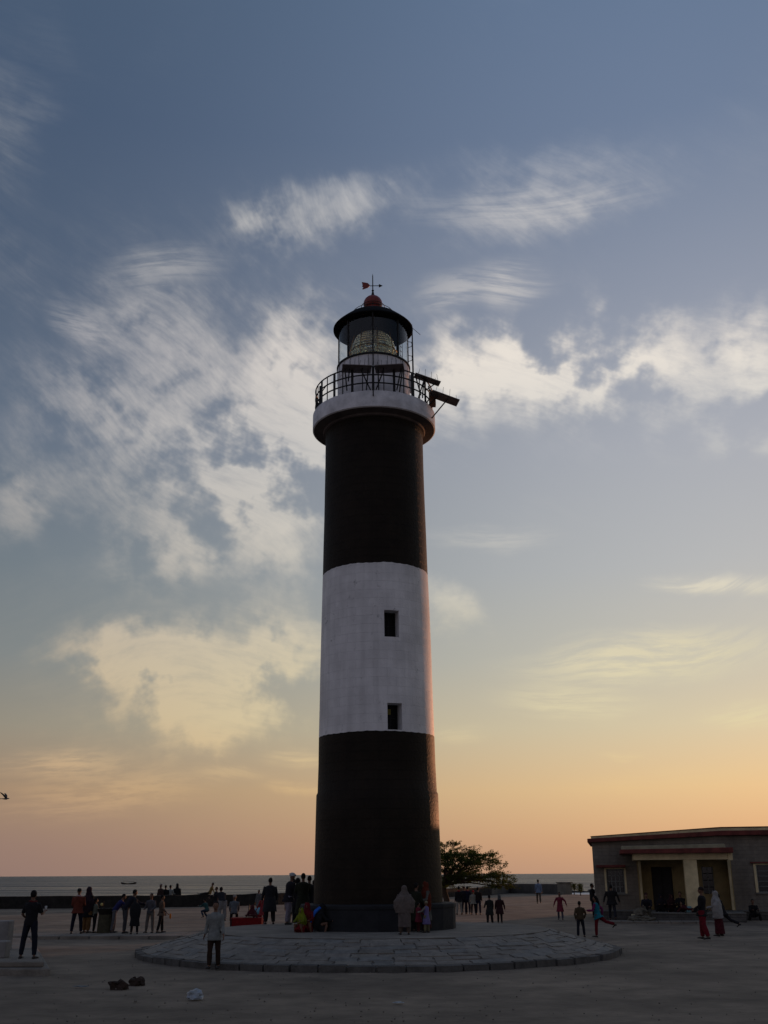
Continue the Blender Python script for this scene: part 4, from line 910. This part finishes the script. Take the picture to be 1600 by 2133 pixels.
    for (sj,el_,wr,fo) in AR:
        limb(b, [sj,sj.lerp(el_,.35),el_,el_.lerp(wr,.3),wr,wr+fo*.02*s], [.052,.047,.037,.038,.027,.026])
        sd_ = -1 if sj.x < 0 else 1; pl_ = fo.cross(Vector((0,0,1))); pl_ = pl_.normalized() if pl_.length > .3 else Vector((0,1,0))
        if abs(fo.z) > .8: pl_ = Vector((0,1,0))
        pl_ = (pl_-fo*pl_.dot(fo)).normalized(); pn = fo.cross(pl_).normalized(); 
        if pn.x*sd_ > 0: pn = -pn                     # palm normal, turned inwards
        b.tube([wr+fo*.01*s,wr+fo*.05*s,wr+fo*.095*s], [.028*s,.040*s,.038*s], 10, ry=[.020*s,.019*s,.016*s], side=pl_)
        for q,(o1,l1) in enumerate(((-.030,.062),(-.010,.074),(.011,.070),(.031,.054))):
            p0 = wr+fo*.088*s+pl_*o1*s; p1 = p0+(fo+pn*.25).normalized()*l1*.5*s; p2 = p1+(fo+pn*.9).normalized()*l1*.5*s
            b.tube([p0,p1,p2], [.0105*s,.0100*s,.008*s], 6)
        fw = pl_ if pl_.y > 0 else -pl_
        p0 = wr+fo*.03*s+fw*.025*s; p1 = p0+(fo*.6+fw*.8).normalized()*.040*s; b.tube([p0,p1,p1+(fo+fw*.2+pn*.3).normalized()*.03*s], [.013*s,.011*s,.009*s], 6)
    for (hj,kn_p,an,toe,heel) in LG:
        limb(b, [hj+U(0,0,.04),hj.lerp(kn_p,.3),kn_p,kn_p.lerp(an,.3),kn_p.lerp(an,.8),an], [.086,.078,.054,.055,.036,.036])
        b.tube([heel+U(0,0,-.012),an+U(0,.01,-.03),toe], [.030*s,.036*s,.030*s], 8, ry=[.030*s,.034*s,.016*s], side=(1,0,0))
    vox = .0125*s if (hy is None or (py-(hy or py)) > 60) else .016*s
    remesh(b, 'body', skin_m, root, vox)
    # trousers / skirt
    if skirt is None:
        g_ = MB(); g_.tube([tp(-.10),tp(0),tp(.09)], [.166*s*k,.174*s*k,.150*s*k], 16, ry=[.122*s*k,.128*s*k,.110*s*k], side=(1,0,0))
        for (hj,kn_p,an,toe,heel) in LG:
            if bare: limb(g_, [hj+U(0,0,.05),hj.lerp(kn_p,.3),kn_p], [.098,.098,.085])
            else: limb(g_, [hj+U(0,0,.05),hj.lerp(kn_p,.3),kn_p,kn_p.lerp(an,.45),an+(kn_p-an)*.06], [.100*baggy,.097*baggy,.073*baggy,.072*baggy,.060*(1+(baggy-1)*.6)], 12)
        remesh(g_, 'trousers', cloth(bottom), root, .018*s, .010*s, px)
    else:
        g_ = MB(); z_h = skirthem*s; mx = (LG[0][2]+LG[1][2])/2; pts = []; 
        for q in range(6): 
            u = q/5; c = tp(.10).lerp(Vector((mx.x,mx.y,z_h)), u); pts.append(c)
        g_.tube(pts, [(.165+.10*flare*(q/5)**.8)*s for q in range(6)], 20, ry=[(.13+.09*flare*(q/5)**.8)*s for q in range(6)], side=(1,0,0))
        remesh(g_, 'skirt', cloth(skirt), root, .02*s, .018*s, px)
    # upper garment; hem = distance below the hip joint in body units
    g_ = MB(); torso(g_, .020, 0.0 if hem <= 0 else -.08, .53)
    if hem > .09:
        ly = max(abs(LG[0][1].y-LG[1][1].y), 0)*.5*min(1,hem/.4)+.012*s
        m0 = (LG[0][1]+LG[1][1])/2; e_ = tp(-.04); d_ = (Vector((m0.x*.5,m0.y,m0.z))-e_).normalized()
        pts = [tp(.05),tp(-.05)]+[e_+d_*(hem*s*u) for u in (.45,1.0)]
        g_.tube(pts, [.178*s*k,.204*s*k,(.195+.02*hemr)*s*k,(.195+.05*hemr)*s*k], 18, ry=[.140*s*k,.160*s*k,(.162+.015*hemr)*s*k+ly*.5,(.15+.03*hemr)*s*k+ly], side=(1,0,0))
    for (sj,el_,wr,fo) in AR:
        if vest: continue
        e2 = sj.lerp(el_,.85) if sleeve < .6 else el_
        pts = [sj-(el_-sj)*.08,sj.lerp(e2,.4),e2]; rs = [.066,.063,.055]
        if sleeve >= .6: pts += [el_.lerp(wr,.5),wr.lerp(el_,.06)]; rs += [.050,.042]
        limb(g_, pts, rs, 12)
    remesh(g_, 'upper_garment', cloth(top), root, .018*s, .010*s, px+3)
    if vest:
        g_ = MB()
        for (sj,el_,wr,fo) in AR: limb(g_, [sj-(el_-sj)*.1,sj.lerp(el_,.4),el_,el_.lerp(wr,.5),wr], [.060,.062,.056,.052,.042], 12)
        remesh(g_, 'sleeves', cloth(vest), root, .018*s, .008*s, px+5)
    for i,(hj,kn_p,an,toe,heel) in enumerate(LG):
        g_ = MB(); g_.tube([heel+Vector((0,-.012*s,-.015*s)),an+U(0,.005,-.035),an.lerp(toe,.6)+U(0,0,-.008),toe+(toe-an)*.06], [.034*s,.042*s,.044*s,.030*s], 10, ry=[.036*s,.040*s,.028*s,.018*s], side=(1,0,0)); g_.build('shoe', shoe_m, root, smooth=True)
    if hair and not cap or hairlen:
        g_ = MB(); g_.ell(HP(0,-.014,.020), .084*s,.097*s,.108*s, 16, 12, R=Rh)
        k0 = len(g_.v)
        for i in range(k0):                          # open the face
            q = Rh.inverted() @ (g_.v[i]-hc)
            if q.y > .045*s and q.z < .055*s: g_.v[i] = hc+Rh @ Vector((q.x*.8,.03*s,q.z*.7))
        if hairlen: g_.tube([HP(0,-.07,.02),HP(0,-.10,-.10),nk-T*hairlen*.5*s+U(0,-.13,0),nk-T*hairlen*s+U(0,-.15,0)], [.075*s,.07*s,.05*s,.015*s], 10)
        g_.build('hair', hair_m, root, smooth=True)
    if cap:
        g_ = MB(); cm = cloth(cap)
        if capstyle == 'turban': g_.ell(HP(0,-.015,.06), .105*s,.118*s,.078*s, 18, 10, R=Rh); g_.tube([HP(.10*cos(a),-.015+.11*sin(a),.045+.03*sin(a*2)) for a in [i*.42 for i in range(16)]], .026*s, 6)
        elif capstyle == 'hood': g_.ell(HP(0,-.02,.01), .098*s,.112*s,.130*s, 16, 12, R=Rh); g_.tube([HP(0,-.02,-.06),nk+T*-.03*s], [.10*s,.12*s], 12)
        else: g_.ell(HP(0,-.012,.042), .088*s,.102*s,.085*s, 16, 10, R=Rh)
        if capstyle == 'brim': g_.tube([HP(0,.06,.045),HP(0,.15,.03)], [.07*s,.05*s], 10, ry=[.01*s,.006*s], side=(1,0,0))
        g_.build('cap' if capstyle != 'turban' else 'turban', cm, root, smooth=True)
    if scarf: 
        g_ = MB(); g_.tube([nk+Vector((.085*cos(a),.07*sin(a),.015*sin(2*a)))*s for a in [i*.5 for i in range(14)]], .028*s, 8); g_.build('scarf', cloth(scarf), root, smooth=True)
    if shawl:
        g_ = MB(); zb = shawlhem; r_ = 18; el2 = [max(a[1].x for a in AR), min(a[1].x for a in AR)]; hw = max(.24*s, (el2[0]-el2[1])/2+.055*s)
        g_.tube([HP(0,-.03,.118),HP(0,-.025,.09),HP(0,-.02,.02),HP(0,-.025,-.08)], [.035*s,.080*s,.108*s,.112*s], r_, ry=[.04*s,.09*s,.118*s,.11*s], side=(1,0,0))
        pts = [HP(0,-.03,-.06),tp(.50,(0,-.005,0)),tp(.42,(0,0,0)),tp(.25,(0,.0,0)),tp(.25-.5*zb,(0,.0,0)),tp(.25-zb,(0,-.01,0))]
        g_.tube(pts, [.10*s,.165*s*k,.225*s*k,hw*k,hw*k*.97,hw*k*.80], r_, ry=[.10*s,.125*s*k,.16*s*k,.185*s*k,.185*s*k,.16*s*k], side=(1,0,0))
        remesh(g_, 'shawl', cloth(shawl), root, .018*s, .020*s, px+7)
    if bag:
        sj,el_,wr,fo = AR[1 if bag[1] > 0 else 0]; g_ = MB(); g_.ell(wr+fo*.26*s, .10*s,.05*s,.13*s, 12, 8); g_.tube([wr+fo*.08*s,wr+fo*.16*s], [.012*s,.03*s], 6); g_.build('bag', cloth(bag[0]), root, smooth=True)
    if hold:
        sj,el_,wr,fo = AR[1 if hold[1] > 0 else 0]; g_ = MB(); g_.tube([wr+fo*.08*s+U(0,0,-.02),wr+fo*.08*s+U(0,0,.11)], [.026*s,.034*s], 10); g_.build('cup', cloth(hold[0]), root, smooth=True)
    return root
GL = .66
bk = (.012,.012,.014)
# --- left edge man on the slab
person(57,1997,1858,'man in black shirt standing astride the pale concrete base at left', yaw=-8, z=fz, top=bk, sleeve=.5, bottom=(.010,.012,.020), legs=((2,2,11),(-1,3,10)), arms=((12,24,55,10),(22,16,85,18)), hold=((.5,.5,.48),1), scarf=(.08,.012,.012), stout=1.0)
gr1 = 'people standing along the cement path'
person(158,1945,1853,'man in rust red jacket and black cap seen from behind on the path', yaw=10, z=.1, top=(.10,.025,.016), bottom=(.008,.009,.018), cap=bk, scarf=(.42,.34,.36), legs=((2,2,9),(0,3,9)), arms=((10,8,60,20),(14,10,60,20)), group=gr1, stout=1.1, hem=.1)
person(179,1943,1850,'woman in dark hood with patterned mustard shalwar beside the rust red jacket', yaw=-30, z=.1, top=bk, hem=.3, bottom=(.14,.075,.03), baggy=1.35, shawl=(.022,.012,.018), shawlhem=.42, group=gr1)
person(195,1943,1873,'slim youngster in pale green top with orange hem at the group edge', yaw=-60, z=.1, top=(.13,.14,.11), bottom=bk, arms=((30,6,60,10),(20,6,40,10)), group=gr1, bag=((.5,.16,.03),1))
person(235,1943,None,'stooping person in blue shirt beside the street food stand', yaw=-70, z=.1, h=1.55, lean=38, top=(.018,.020,.085), bottom=(.09,.09,.10), arms=((60,8,30,10),(55,8,30,10)), legs=((6,8,4),(-4,4,4)), group=gr1)
person(258,1944,None,'person in black jacket and grey trousers bending forward over the stand', yaw=-55, z=.1, h=1.72, lean=36, top=(.012,.012,.02), bottom=(.045,.045,.05), arms=((55,8,30,10),(50,8,30,10)), legs=((8,8,4),(-3,4,4)), group=gr1, scarf=(.12,.12,.09))
person(279,1946,1872,'stout figure in long black coat with bowed head', yaw=20, z=.1, top=bk, hem=.5, bottom=bk, head=40, lean=12, arms=((30,4,70,25),(30,4,70,25)), group=gr1, stout=1.1, shawl=bk, shawlhem=.4)
person(311,1943,1863,'man in grey sweater and pale trousers facing the camera', yaw=165, z=.1, top=(.075,.075,.085), hem=.08, bottom=(.12,.11,.10), arms=((15,16,50,22),(15,14,60,26)), group=gr1, legs=((4,3,8),(2,3,7)))
person(334,1943,1866,'man in brown top and black trousers with an orange bag', yaw=-75, z=.1, top=(.085,.06,.045), hem=.1, bottom=bk, arms=((5,8,30,0),(8,12,40,0)), bag=((.42,.13,.02),1), group=gr1, legs=((8,4,4),(-10,3,4)))
# food stand
st = empty('food_stand', G(217,1943,.1), 0, 'small vendor stand with dark basket top between the standing people', 'stand')
stm = cloth((.060,.055,.035))
part('cover', [stm], st, lambda m: m.tube([(0,0,0),(0,0,.35),(0,0,.70)], [.30,.29,.27], 16))
part('basket', [cloth((.02,.018,.015))], st, lambda m: m.lathe([(0,.70),(.26,.70),(.36,.92),(.33,.93),(.24,.76),(0,.76)], 20))
part('goods', [cloth((.025,.022,.018))], st, lambda m: [m.ell((random.uniform(-.2,.2),random.uniform(-.2,.2),.86+random.uniform(0,.06)), .08,.08,.06) for _ in range(14)])
part('rod', [iron], st, lambda m: m.tube([(-.12,0,.7),(-.10,0,1.22)], .012, 6))
bl = MB(); bl.ell((0,0,0),.055,.055,.065); bo_ = bl.build('balloon', cloth((.42,.36,.14)), smooth=True, loc=AY(212,1884,G(217,1943,.1).y)); tag(bo_, 'small pale yellow balloon above the vendor stand', 'balloon')
mb = MB(); bo_.name = 'balloon'
# --- four behind the wall
gw = 'four people by the sea wall on the left'
yw = lambda px: (WL[2]+(WL[3]-WL[2])*((px-320)/220)).y+1.3
def atwall(px, hy, label, **k):
    Y = yw(px); p = AY(px, 1821, Y); return person(px, 1900, hy, label, loc=Vector((p.x,Y,-.30)), h=AY(px,hy,Y).z+.30, group=gw, **k)
atwall(337,1843,'dark jacketed man with sunlit edge, first of four by the sea wall', yaw=150, top=(.035,.022,.02), cap=(.12,.10,.10))
atwall(347,1845,'second of four by the sea wall, all in black', yaw=20, top=bk)
atwall(357,1845,'third of four by the sea wall, in a pale grey shirt', yaw=-20, top=(.20,.21,.20), arms=((20,10,50,10),(25,12,60,5)))
atwall(371,1842,'rightmost and darkest of four by the sea wall, in black hood', yaw=10, top=bk, cap=bk, capstyle='hood', stout=1.1)
# --- reclining on the wall and around
Yq = yw(430)-1.15; pw = AY(430,1862,Yq)
person(436,None,None,'person in ochre top sitting on the sea wall with legs stretched out', loc=Vector((AY(437,1864,Yq).x,Yq,0)), h=1.65, seat=hL+.06, yaw=88, lean=-22, top=(.16,.11,.04), bottom=bk, legs=((86,4,4),(80,6,4)), arms=((-35,14,10,0),(30,10,30,0)))
person(449,1905,1849,'dark figure standing between the wall sitter and the stooping man', yaw=100, z=0, h=None, top=(.014,.013,.018), bottom=bk, arms=((50,10,20,0),(40,10,20,0)))
person(462,1918,None,'man in dark jacket and white baggy trousers stooping with his back turned', yaw=25, z=.1, h=1.72, lean=42, top=(.016,.016,.02), bottom=(.17,.17,.175), baggy=1.45, arms=((70,6,20,5),(70,6,20,5)), legs=((8,10,6),(2,8,6)), stout=1.15, head=-20, hem=.08)
person(431,1912,None,'crouching child in dark teal beyond the man in the light shirt', yaw=60, z=0, h=1.35, seat=.35, lean=25, top=(.02,.06,.06), bottom=(.02,.03,.05), legs=((80,120,10),(70,110,10)), arms=((50,6,50,20),(50,6,50,20)), hair=True)
# foreground walking man
person(444,2018,1881,'man in untucked pale grey shirt and brown trousers walking towards the camera', yaw=176, z=0, top=(.17,.18,.175), hem=.17, hemr=.3, bottom=(.028,.017,.012), legs=((-4,6,2),(9,6,1)), arms=((4,12,18,-4),(-4,12,20,-4)), stout=.96, hyaw=10)
# seated on red bench
bp0 = G(513,1929,.10); zr = .10
per = person(487,1914,None,'grey-haired man in blue grey shirt sitting with his back turned on the red bench', yaw=8, loc=G(487,1924,.12), h=1.62, seat=.42, lean=8, top=(.085,.10,.115), bottom=bk, legs=((85,85,6),(85,85,6)), arms=((20,10,40,10),(20,10,40,10)), cap=(.20,.19,.18))
ps = G(512,1930,.08); sc2 = 1/ (F/(ps.y*.93))
rb = empty('red_bench', (ps.x,ps.y,.0), 0, 'low stall table draped in bright red cloth with white wares', 'table')
hw = 33*sc2
redc = cloth((.15,.008,.010),'bright red cloth')
part('cloth_drape', [redc], rb, lambda m: [m.tube([(x, .0+.02*sin(x*30), .02) for x in [(-hw+2*hw*i/24) for i in range(25)]][:1]+[(-hw,0,.021)], .001, 4), m.box(-hw,hw,-.02,1.1,.0,.44)], bevel=.03)
part('tray', [cloth((.34,.27,.21))], rb, lambda m: m.box(-.16,.42,.2,.6,.444,.50), bevel=.02)
part('leg', [iron], rb, lambda m: m.box(-hw+.02,-hw+.07,-.06,-.022,0,.42))
pole = MB(); pp = G(519,1928,.0); pole.tube([(0,0,0),(0,0,.95)], .030, 8); tag(pole.build('post', iron, loc=pp+Vector((0,-.25,0))), 'slim black post standing in front of the red stall', 'post')
person(527,1929,None,'person in dark maroon crouched at the right end of the red stall', yaw=160, loc=G(527,1930,.06), h=1.5, seat=.16, lean=15, top=(.05,.012,.016), bottom=bk, legs=((100,125,20),(100,125,20)), arms=((50,8,50,20),(50,8,50,20)), shawl=(.06,.012,.018), shawlhem=.35)
ck = empty('cool_box', G(538,1918,.1), 0, 'pale blue pot standing on a red tub near the crouching person', 'pot')
part('tub', [redc], ck, lambda m: m.lathe([(0,-.05),(.17,-.05),(.20,.30),(0,.30)], 18))
part('pot', [cloth((.13,.30,.40),'pale blue enamel')], ck, lambda m: m.lathe([(0,.303),(.17,.303),(.23,.42),(.22,.56),(.12,.62),(0,.63)], 20), smooth=True)
person(538,1905,1855,'distant person in grey with pale shawl edge left of the big dark coat', yaw=150, z=0, top=(.09,.09,.09), hem=.3, bottom=(.10,.09,.08))
person(546,1926,None,'child in rose red clothes beside the man in the long dark coat', yaw=40, z=.10, h=1.28, top=(.20,.03,.035), hem=.35, bottom=(.10,.012,.014), hair=True, arms=((20,10,20,0),(20,10,20,0)))
# crowd at the left of the plinth
cg = 'crowd on the platform left of the lighthouse'
person(561,1925,1831,'broad man in long dark grey coat standing on the platform edge', yaw=20, z=GL, top=(.020,.021,.024), hem=.42, hemr=1.0, bottom=bk, baggy=1.3, stout=1.22, group=cg, arms=((10,14,18,6),(6,14,18,4)))
person(600,1926,1821,'man in white turban with dark jacket and pale lilac trousers', yaw=-55, z=GL, top=(.013,.013,.017), hem=.12, bottom=(.17,.155,.19), baggy=1.15, cap=(.42,.42,.42), capstyle='turban', stout=1.08, lean=10, head=10, group=cg, legs=((6,3,4),(-8,3,4)), arms=((10,6,30,0),(14,8,60,0)))
person(612,1922,1834,'person in pale grey shirt glimpsed between the white turban and the olive shawl', yaw=20, z=0, loc=Vector((AY(612,1821,46).x,46,0)), h=AY(612,1834,46).z, top=(.16,.15,.14), hem=.2, bottom=(.14,.13,.12), group=cg)
person(621,1922,1833,'bareheaded dark figure just left of the olive shawl', yaw=-30, z=.1, loc=Vector((AY(621,1821,41).x,41,.2)), h=AY(621,1832,41).z-.2, top=bk, bottom=bk, group=cg)
person(630,1929,1822,'tall person wrapped in dark olive shawl near the plinth', yaw=15, z=GL, top=(.017,.019,.012), hem=.5, bottom=bk, stout=1.15, shawl=None, baggy=1.4, group=cg, arms=((25,10,80,25),(25,10,80,25)), hemr=1.2)
person(645,1922,1827,'dark haired person behind the olive shawl, close to the tower', yaw=10, loc=Vector((AY(645,1821,38.6).x,38.6,GL)), h=AY(645,1827,38.6).z-GL, top=(.02,.02,.026), hem=.2, bottom=bk, group=cg)
person(655,1922,1836,'shorter dark person half hidden by the tower edge', yaw=10, loc=Vector((AY(655,1821,39.4).x,39.4,GL)), h=AY(655,1836,39.4).z-GL, top=(.03,.028,.035), hem=.3, bottom=bk, group=cg)
# seated bright figures by the plinth
sg = 'brightly dressed people seated against the plinth'
person(628,1940,None,'seated child in lime yellow top and red skirt by the plinth', yaw=150, loc=G(630,1942,GL), h=1.12, seat=.10, lean=12, top=(.12,.14,.012), skirt=(.13,.008,.010), skirthem=.02, flare=1.0, legs=((105,125,10),(105,125,10)), arms=((40,10,40,20),(40,10,40,20)), shawl=(.13,.155,.010), shawlhem=.16, group=sg)
person(641,1941,None,'seated person wrapped in dark red between lime and blue shawls', yaw=170, loc=G(641,1941,GL), h=1.40, seat=.10, lean=12, top=(.10,.008,.012), skirt=(.09,.008,.012), skirthem=.02, flare=1.0, legs=((105,125,10),(105,125,10)), arms=((40,10,40,20),(40,10,40,20)), shawl=(.10,.008,.012), shawlhem=.36, group=sg)
per = person(658,1941,None,'seated person in black with bright blue scarf curving over the shoulder', yaw=-84, loc=G(659,1941,GL), h=1.36, seat=.10, lean=22, top=bk, skirt=bk, skirthem=.02, flare=1.0, legs=((105,120,14),(105,120,14)), arms=((40,10,40,20),(40,10,40,20)), shawl=bk, shawlhem=.36, group=sg)
m_ = MB(); m_.tube([(0,-.20,.03),(0,-.21,.22),(0,-.15,.40),(0,-.03,.58),(0,.10,.68),(0,.22,.67)], [.13,.15,.17,.13,.10,.06], 12, ry=[.055]*6, side=(1,0,0))
m_.build('blue_scarf', cloth((.02,.11,.48),'bright blue cloth'), per, smooth=True)
# in front of the plinth, right
person(843,1947,1847,'woman in pale pinkish veil and long dress with her back turned by the plinth', yaw=8, z=GL, top=(.10,.082,.076), hem=.62, hemr=.2, bottom=(.085,.065,.052), baggy=1.4, shawl=(.115,.095,.086), shawlhem=.42, stout=1.22, arms=((30,16,70,25),(30,16,70,25)), hold=((.18,.19,.17),-1))
person(868,1941,1842,'dark figure standing close behind the pink-veiled woman', yaw=-40, z=GL, top=(.016,.017,.013), hem=.5, bottom=bk, arms=((14,8,30,0),(14,8,30,0)))
person(888,1940,1839,'woman in rusty orange shawl standing with children at the plinth corner', yaw=120, z=GL, top=(.09,.09,.08), hem=.5, bottom=(.05,.04,.02), shawl=(.09,.018,.009), shawlhem=.50, stout=1.02, arms=((20,6,60,15),(20,6,60,15)), skirt=(.045,.012,.012), skirthem=.1, flare=.5)
person(889,1943,None,'small child in lavender dress and pale leggings in front of the orange shawl', yaw=60, z=GL, h=.86, top=(.13,.11,.24), hem=.42, hemr=1.6, bottom=(.13,.12,.07), baggy=1.2, vest=(.20,.18,.16), arms=((40,16,40,0),(10,16,20,0)), cap=(.20,.18,.12))
person(872,1942,None,'toddler in raspberry red beside the lavender dress', yaw=-60, z=GL, h=.82, top=(.13,.018,.030), hem=.3, hemr=1.3, bottom=(.05,.008,.010), arms=((30,16,40,0),(20,16,30,0)), hair=True)
# group right of the tower
rg = 'group standing on the ground right of the lighthouse'
person(957,1905,1861,'person in black jacket and white trousers with red scarf, leftmost of the group', yaw=20, z=0, h=1.55, top=bk, hem=.1, bottom=(.22,.21,.19), scarf=(.30,.012,.012), group=rg)
person(968,1904,1860,'person in black with dark trousers second in the group right of the tower', yaw=0, z=0, h=1.55, top=(.012,.012,.018), bottom=(.014,.014,.022), group=rg, cap=(.04,.012,.014))
person(975,1904,1861,'person in dark navy with faded red scarf in the middle of the group', yaw=-15, z=0, h=1.55, top=(.012,.014,.026), bottom=(.014,.014,.03), scarf=(.16,.02,.025), group=rg)
person(987,1905,1856,'person in pale cream shawl with bright red cap, right in the group', yaw=10, z=0, h=None, top=(.19,.18,.15), hem=.12, hemr=1.4, bottom=bk, cap=(.34,.010,.016), stout=1.15, group=rg, arms=((4,14,10,0),(2,30,6,0)))
person(997,1905,1859,'dark-clothed person behind the cream shawl at the right of the group', yaw=-20, z=0, h=1.5, top=(.02,.014,.012), bottom=(.010,.011,.026), group=rg)
person(1021,1925,1866,'dark-haired person in dark green jacket, left one of the walking pair', yaw=15, z=0, top=(.017,.019,.018), hem=.35, bottom=bk, baggy=1.2, arms=((5,20,60,20),(5,10,20,0)), stout=1.15, group='pair walking away right of the tower')
person(1042,1924,1865,'grey-veiled person in dark maroon, right one of the walking pair', yaw=-10, z=0, top=(.03,.012,.014), hem=.3, bottom=bk, cap=(.075,.078,.08), capstyle='hood', stout=1.15, arms=((4,12,14,0),(0,18,10,0)), group='pair walking away right of the tower', legs=((10,4,3),(-10,8,3)))
# sitting on right wall by the tree
Yt = WL[5].lerp(WL[6],.9).y; pt = AY(1050,1848,134)
person(1050,None,None,'dark figure sitting on the sea wall at the right tip of the tree', loc=Vector((AY(1048,1848,134).x,134.2,0)), h=1.75, seat=AY(1050,1842.5,134).z, yaw=-70, lean=14, top=bk, bottom=bk, legs=((75,70,6),(75,70,6)), arms=((30,6,50,10),(30,6,50,10)), stout=1.15)
person(1123,1882,1833,'man in pale blue shirt and khaki trousers walking away near the right sea wall', yaw=-8, z=0, top=(.15,.19,.27), hem=.1, bottom=(.085,.07,.055), legs=((14,6,3),(-16,14,3)), arms=((14,10,10,0),(-12,10,10,0)))
person(1168,1916,1860,'long-haired girl in red pink tunic with arms held out', cat='girl', yaw=165, z=0, top=(.13,.018,.032), hem=.36, hemr=1.3, bottom=(.05,.055,.075), hairlen=.32, arms=((-5,42,4,0),(10,32,8,0)), legs=((10,6,6),(-12,8,5)))
person(1211,1952,1879,'boy in brown jacket and dark jeans standing near the platform rim', cat='boy', yaw=12, z=0, top=(.060,.043,.026), hem=.08, bottom=(.014,.016,.024), arms=((-8,20,30,26),(-8,20,30,26)), legs=((3,3,6),(0,3,8)), stout=1.12)
person(1248,1952,1868,'girl in turquoise vest with magenta sleeves and red trousers running', cat='girl', yaw=62, z=0, top=(.010,.14,.19), hem=.12, hemr=.8, bottom=(.11,.008,.014), vest=(.13,.014,.075), arms=((20,14,70,0),(-45,16,50,0)), legs=((8,6,3),(-52,26,4)), lean=6, hairlen=.12)
person(1277,1917,1844,'dark-clothed man with wide jacket walking away beside the building corner', yaw=-10, z=0, top=(.016,.015,.016), hem=.12, hemr=1.2, bottom=(.022,.024,.032), arms=((4,26,12,0),(6,26,14,0)), legs=((16,8,3),(-16,14,4)), stout=1.25)
# building people
vy = PY-.1
def sitp(px, y, seat, label, **k):
    return person(px,None,None,label, loc=BW(px,y), seat=seat, group='people resting on the porch', **k)
sitp(1343,PY-.6,pf+.05,'person in dark coat and hat sitting on the left end of the porch edge', h=1.7, yaw=160, lean=16, top=(.012,.012,.016), bottom=(.05,.045,.035), legs=((80,80,8),(80,80,8)), arms=((30,8,50,20),(30,8,50,20)), cap=(.035,.015,.013), stout=1.1)
sitp(1372,PY+1.2,pf+.02,'dark figure seated on the porch floor before the double door', h=1.6, yaw=170, lean=14, top=(.012,.013,.017), bottom=bk, legs=((95,130,24),(95,130,24)), arms=((40,8,60,20),(40,8,60,20)), shawl=(.013,.014,.018), shawlhem=.34)
sitp(1392,PY+1.0,pf+.02,'seated figure with dark reddish shawl right of the double door', h=1.58, yaw=185, lean=14, top=(.03,.012,.014), bottom=bk, legs=((95,130,24),(95,130,24)), arms=((40,8,60,20),(40,8,60,20)), shawl=(.035,.014,.016), shawlhem=.34)
sitp(1413,PY+.5,pf+.05,'person in black seated against the left side of the central pillar', h=1.72, yaw=150, lean=6, top=bk, bottom=bk, legs=((85,100,10),(95,110,10)), arms=((40,8,50,20),(40,8,50,20)))
sitp(1432,PY-.05,pf+.02,'dark person lying along the porch edge below the pillar', h=1.6, yaw=-88, lean=-70, top=(.05,.014,.018), bottom=bk, legs=((88,4,4),(88,6,4)), arms=((-40,10,20,0),(70,6,20,0)))
box = MB(); box.box(-.13,.13,-.1,.1,0,.30); tag(box.build('cyan_bag', cloth((.12,.24,.27),'pale cyan plastic'), loc=BW(1428,PY-.15,pf+.001), bevel=.05), 'small pale cyan bag standing by the porch pillar', 'bag')
for (px,py,w_,h_,y,lb) in ((1331,1900,.52,.30,PY-.75,'upright pale sack leaning on the porch edge under the seated person'),(1340,1913,.55,.16,PY-1.1,'flat beige sack lying right of its neighbour in front of the porch step'),(1316,1914,.50,.17,PY-1.0,'flat beige sack lying leftmost at the foot of the porch')):
    z_ = .0 if h_ < .25 else .22
    crumple('sack', BW(px,y,.06+z_), w_*.75,.26,h_*.9, cloth((.125,.115,.09)), lb, 'sack', px*.1)
person(1468,1957,1850,'person in black top and bright red trousers walking with bent knee', yaw=58, z=0, top=bk, hem=.12, bottom=(.12,.008,.016), baggy=1.3, arms=((10,8,50,0),(8,8,40,0)), legs=((-6,14,4),(10,6,6)), lean=-4, cap=(.02,.012,.014))
person(1500,1950,1857,'woman with white shawl over her head and dark red skirt near the porch', yaw=60, z=0, top=(.20,.20,.20), hem=.2, bottom=(.05,.008,.012), shawl=(.23,.225,.22), shawlhem=.52, skirt=(.055,.008,.014), skirthem=.09, flare=.7, stout=1.08, lean=4, arms=((20,8,60,10),(10,14,50,10)))
person(1510,1944,1862,'dark-clothed person running just behind the white-shawled woman', yaw=62, z=0, top=bk, hem=.1, bottom=(.016,.016,.02), legs=((20,14,3),(-44,24,5)), arms=((30,10,60,0),(-30,14,50,0)), lean=14)
person(1232,1890,1822,'dark silhouette leaning against the left end wall of the building', loc=BW(1231,BY+.9), h=1.72, yaw=-100, top=bk, bottom=bk, legs=((10,6,4),(2,3,4)), stout=1.1)
person(1537,1912,None,'dark figure sitting low against the veranda right of the porch', loc=BW(1560,BY-1.75), h=1.6, seat=.14, yaw=175, lean=10, top=bk, bottom=bk, legs=((100,130,20),(100,130,20)), arms=((40,8,60,20),(40,8,60,20)))
flush()
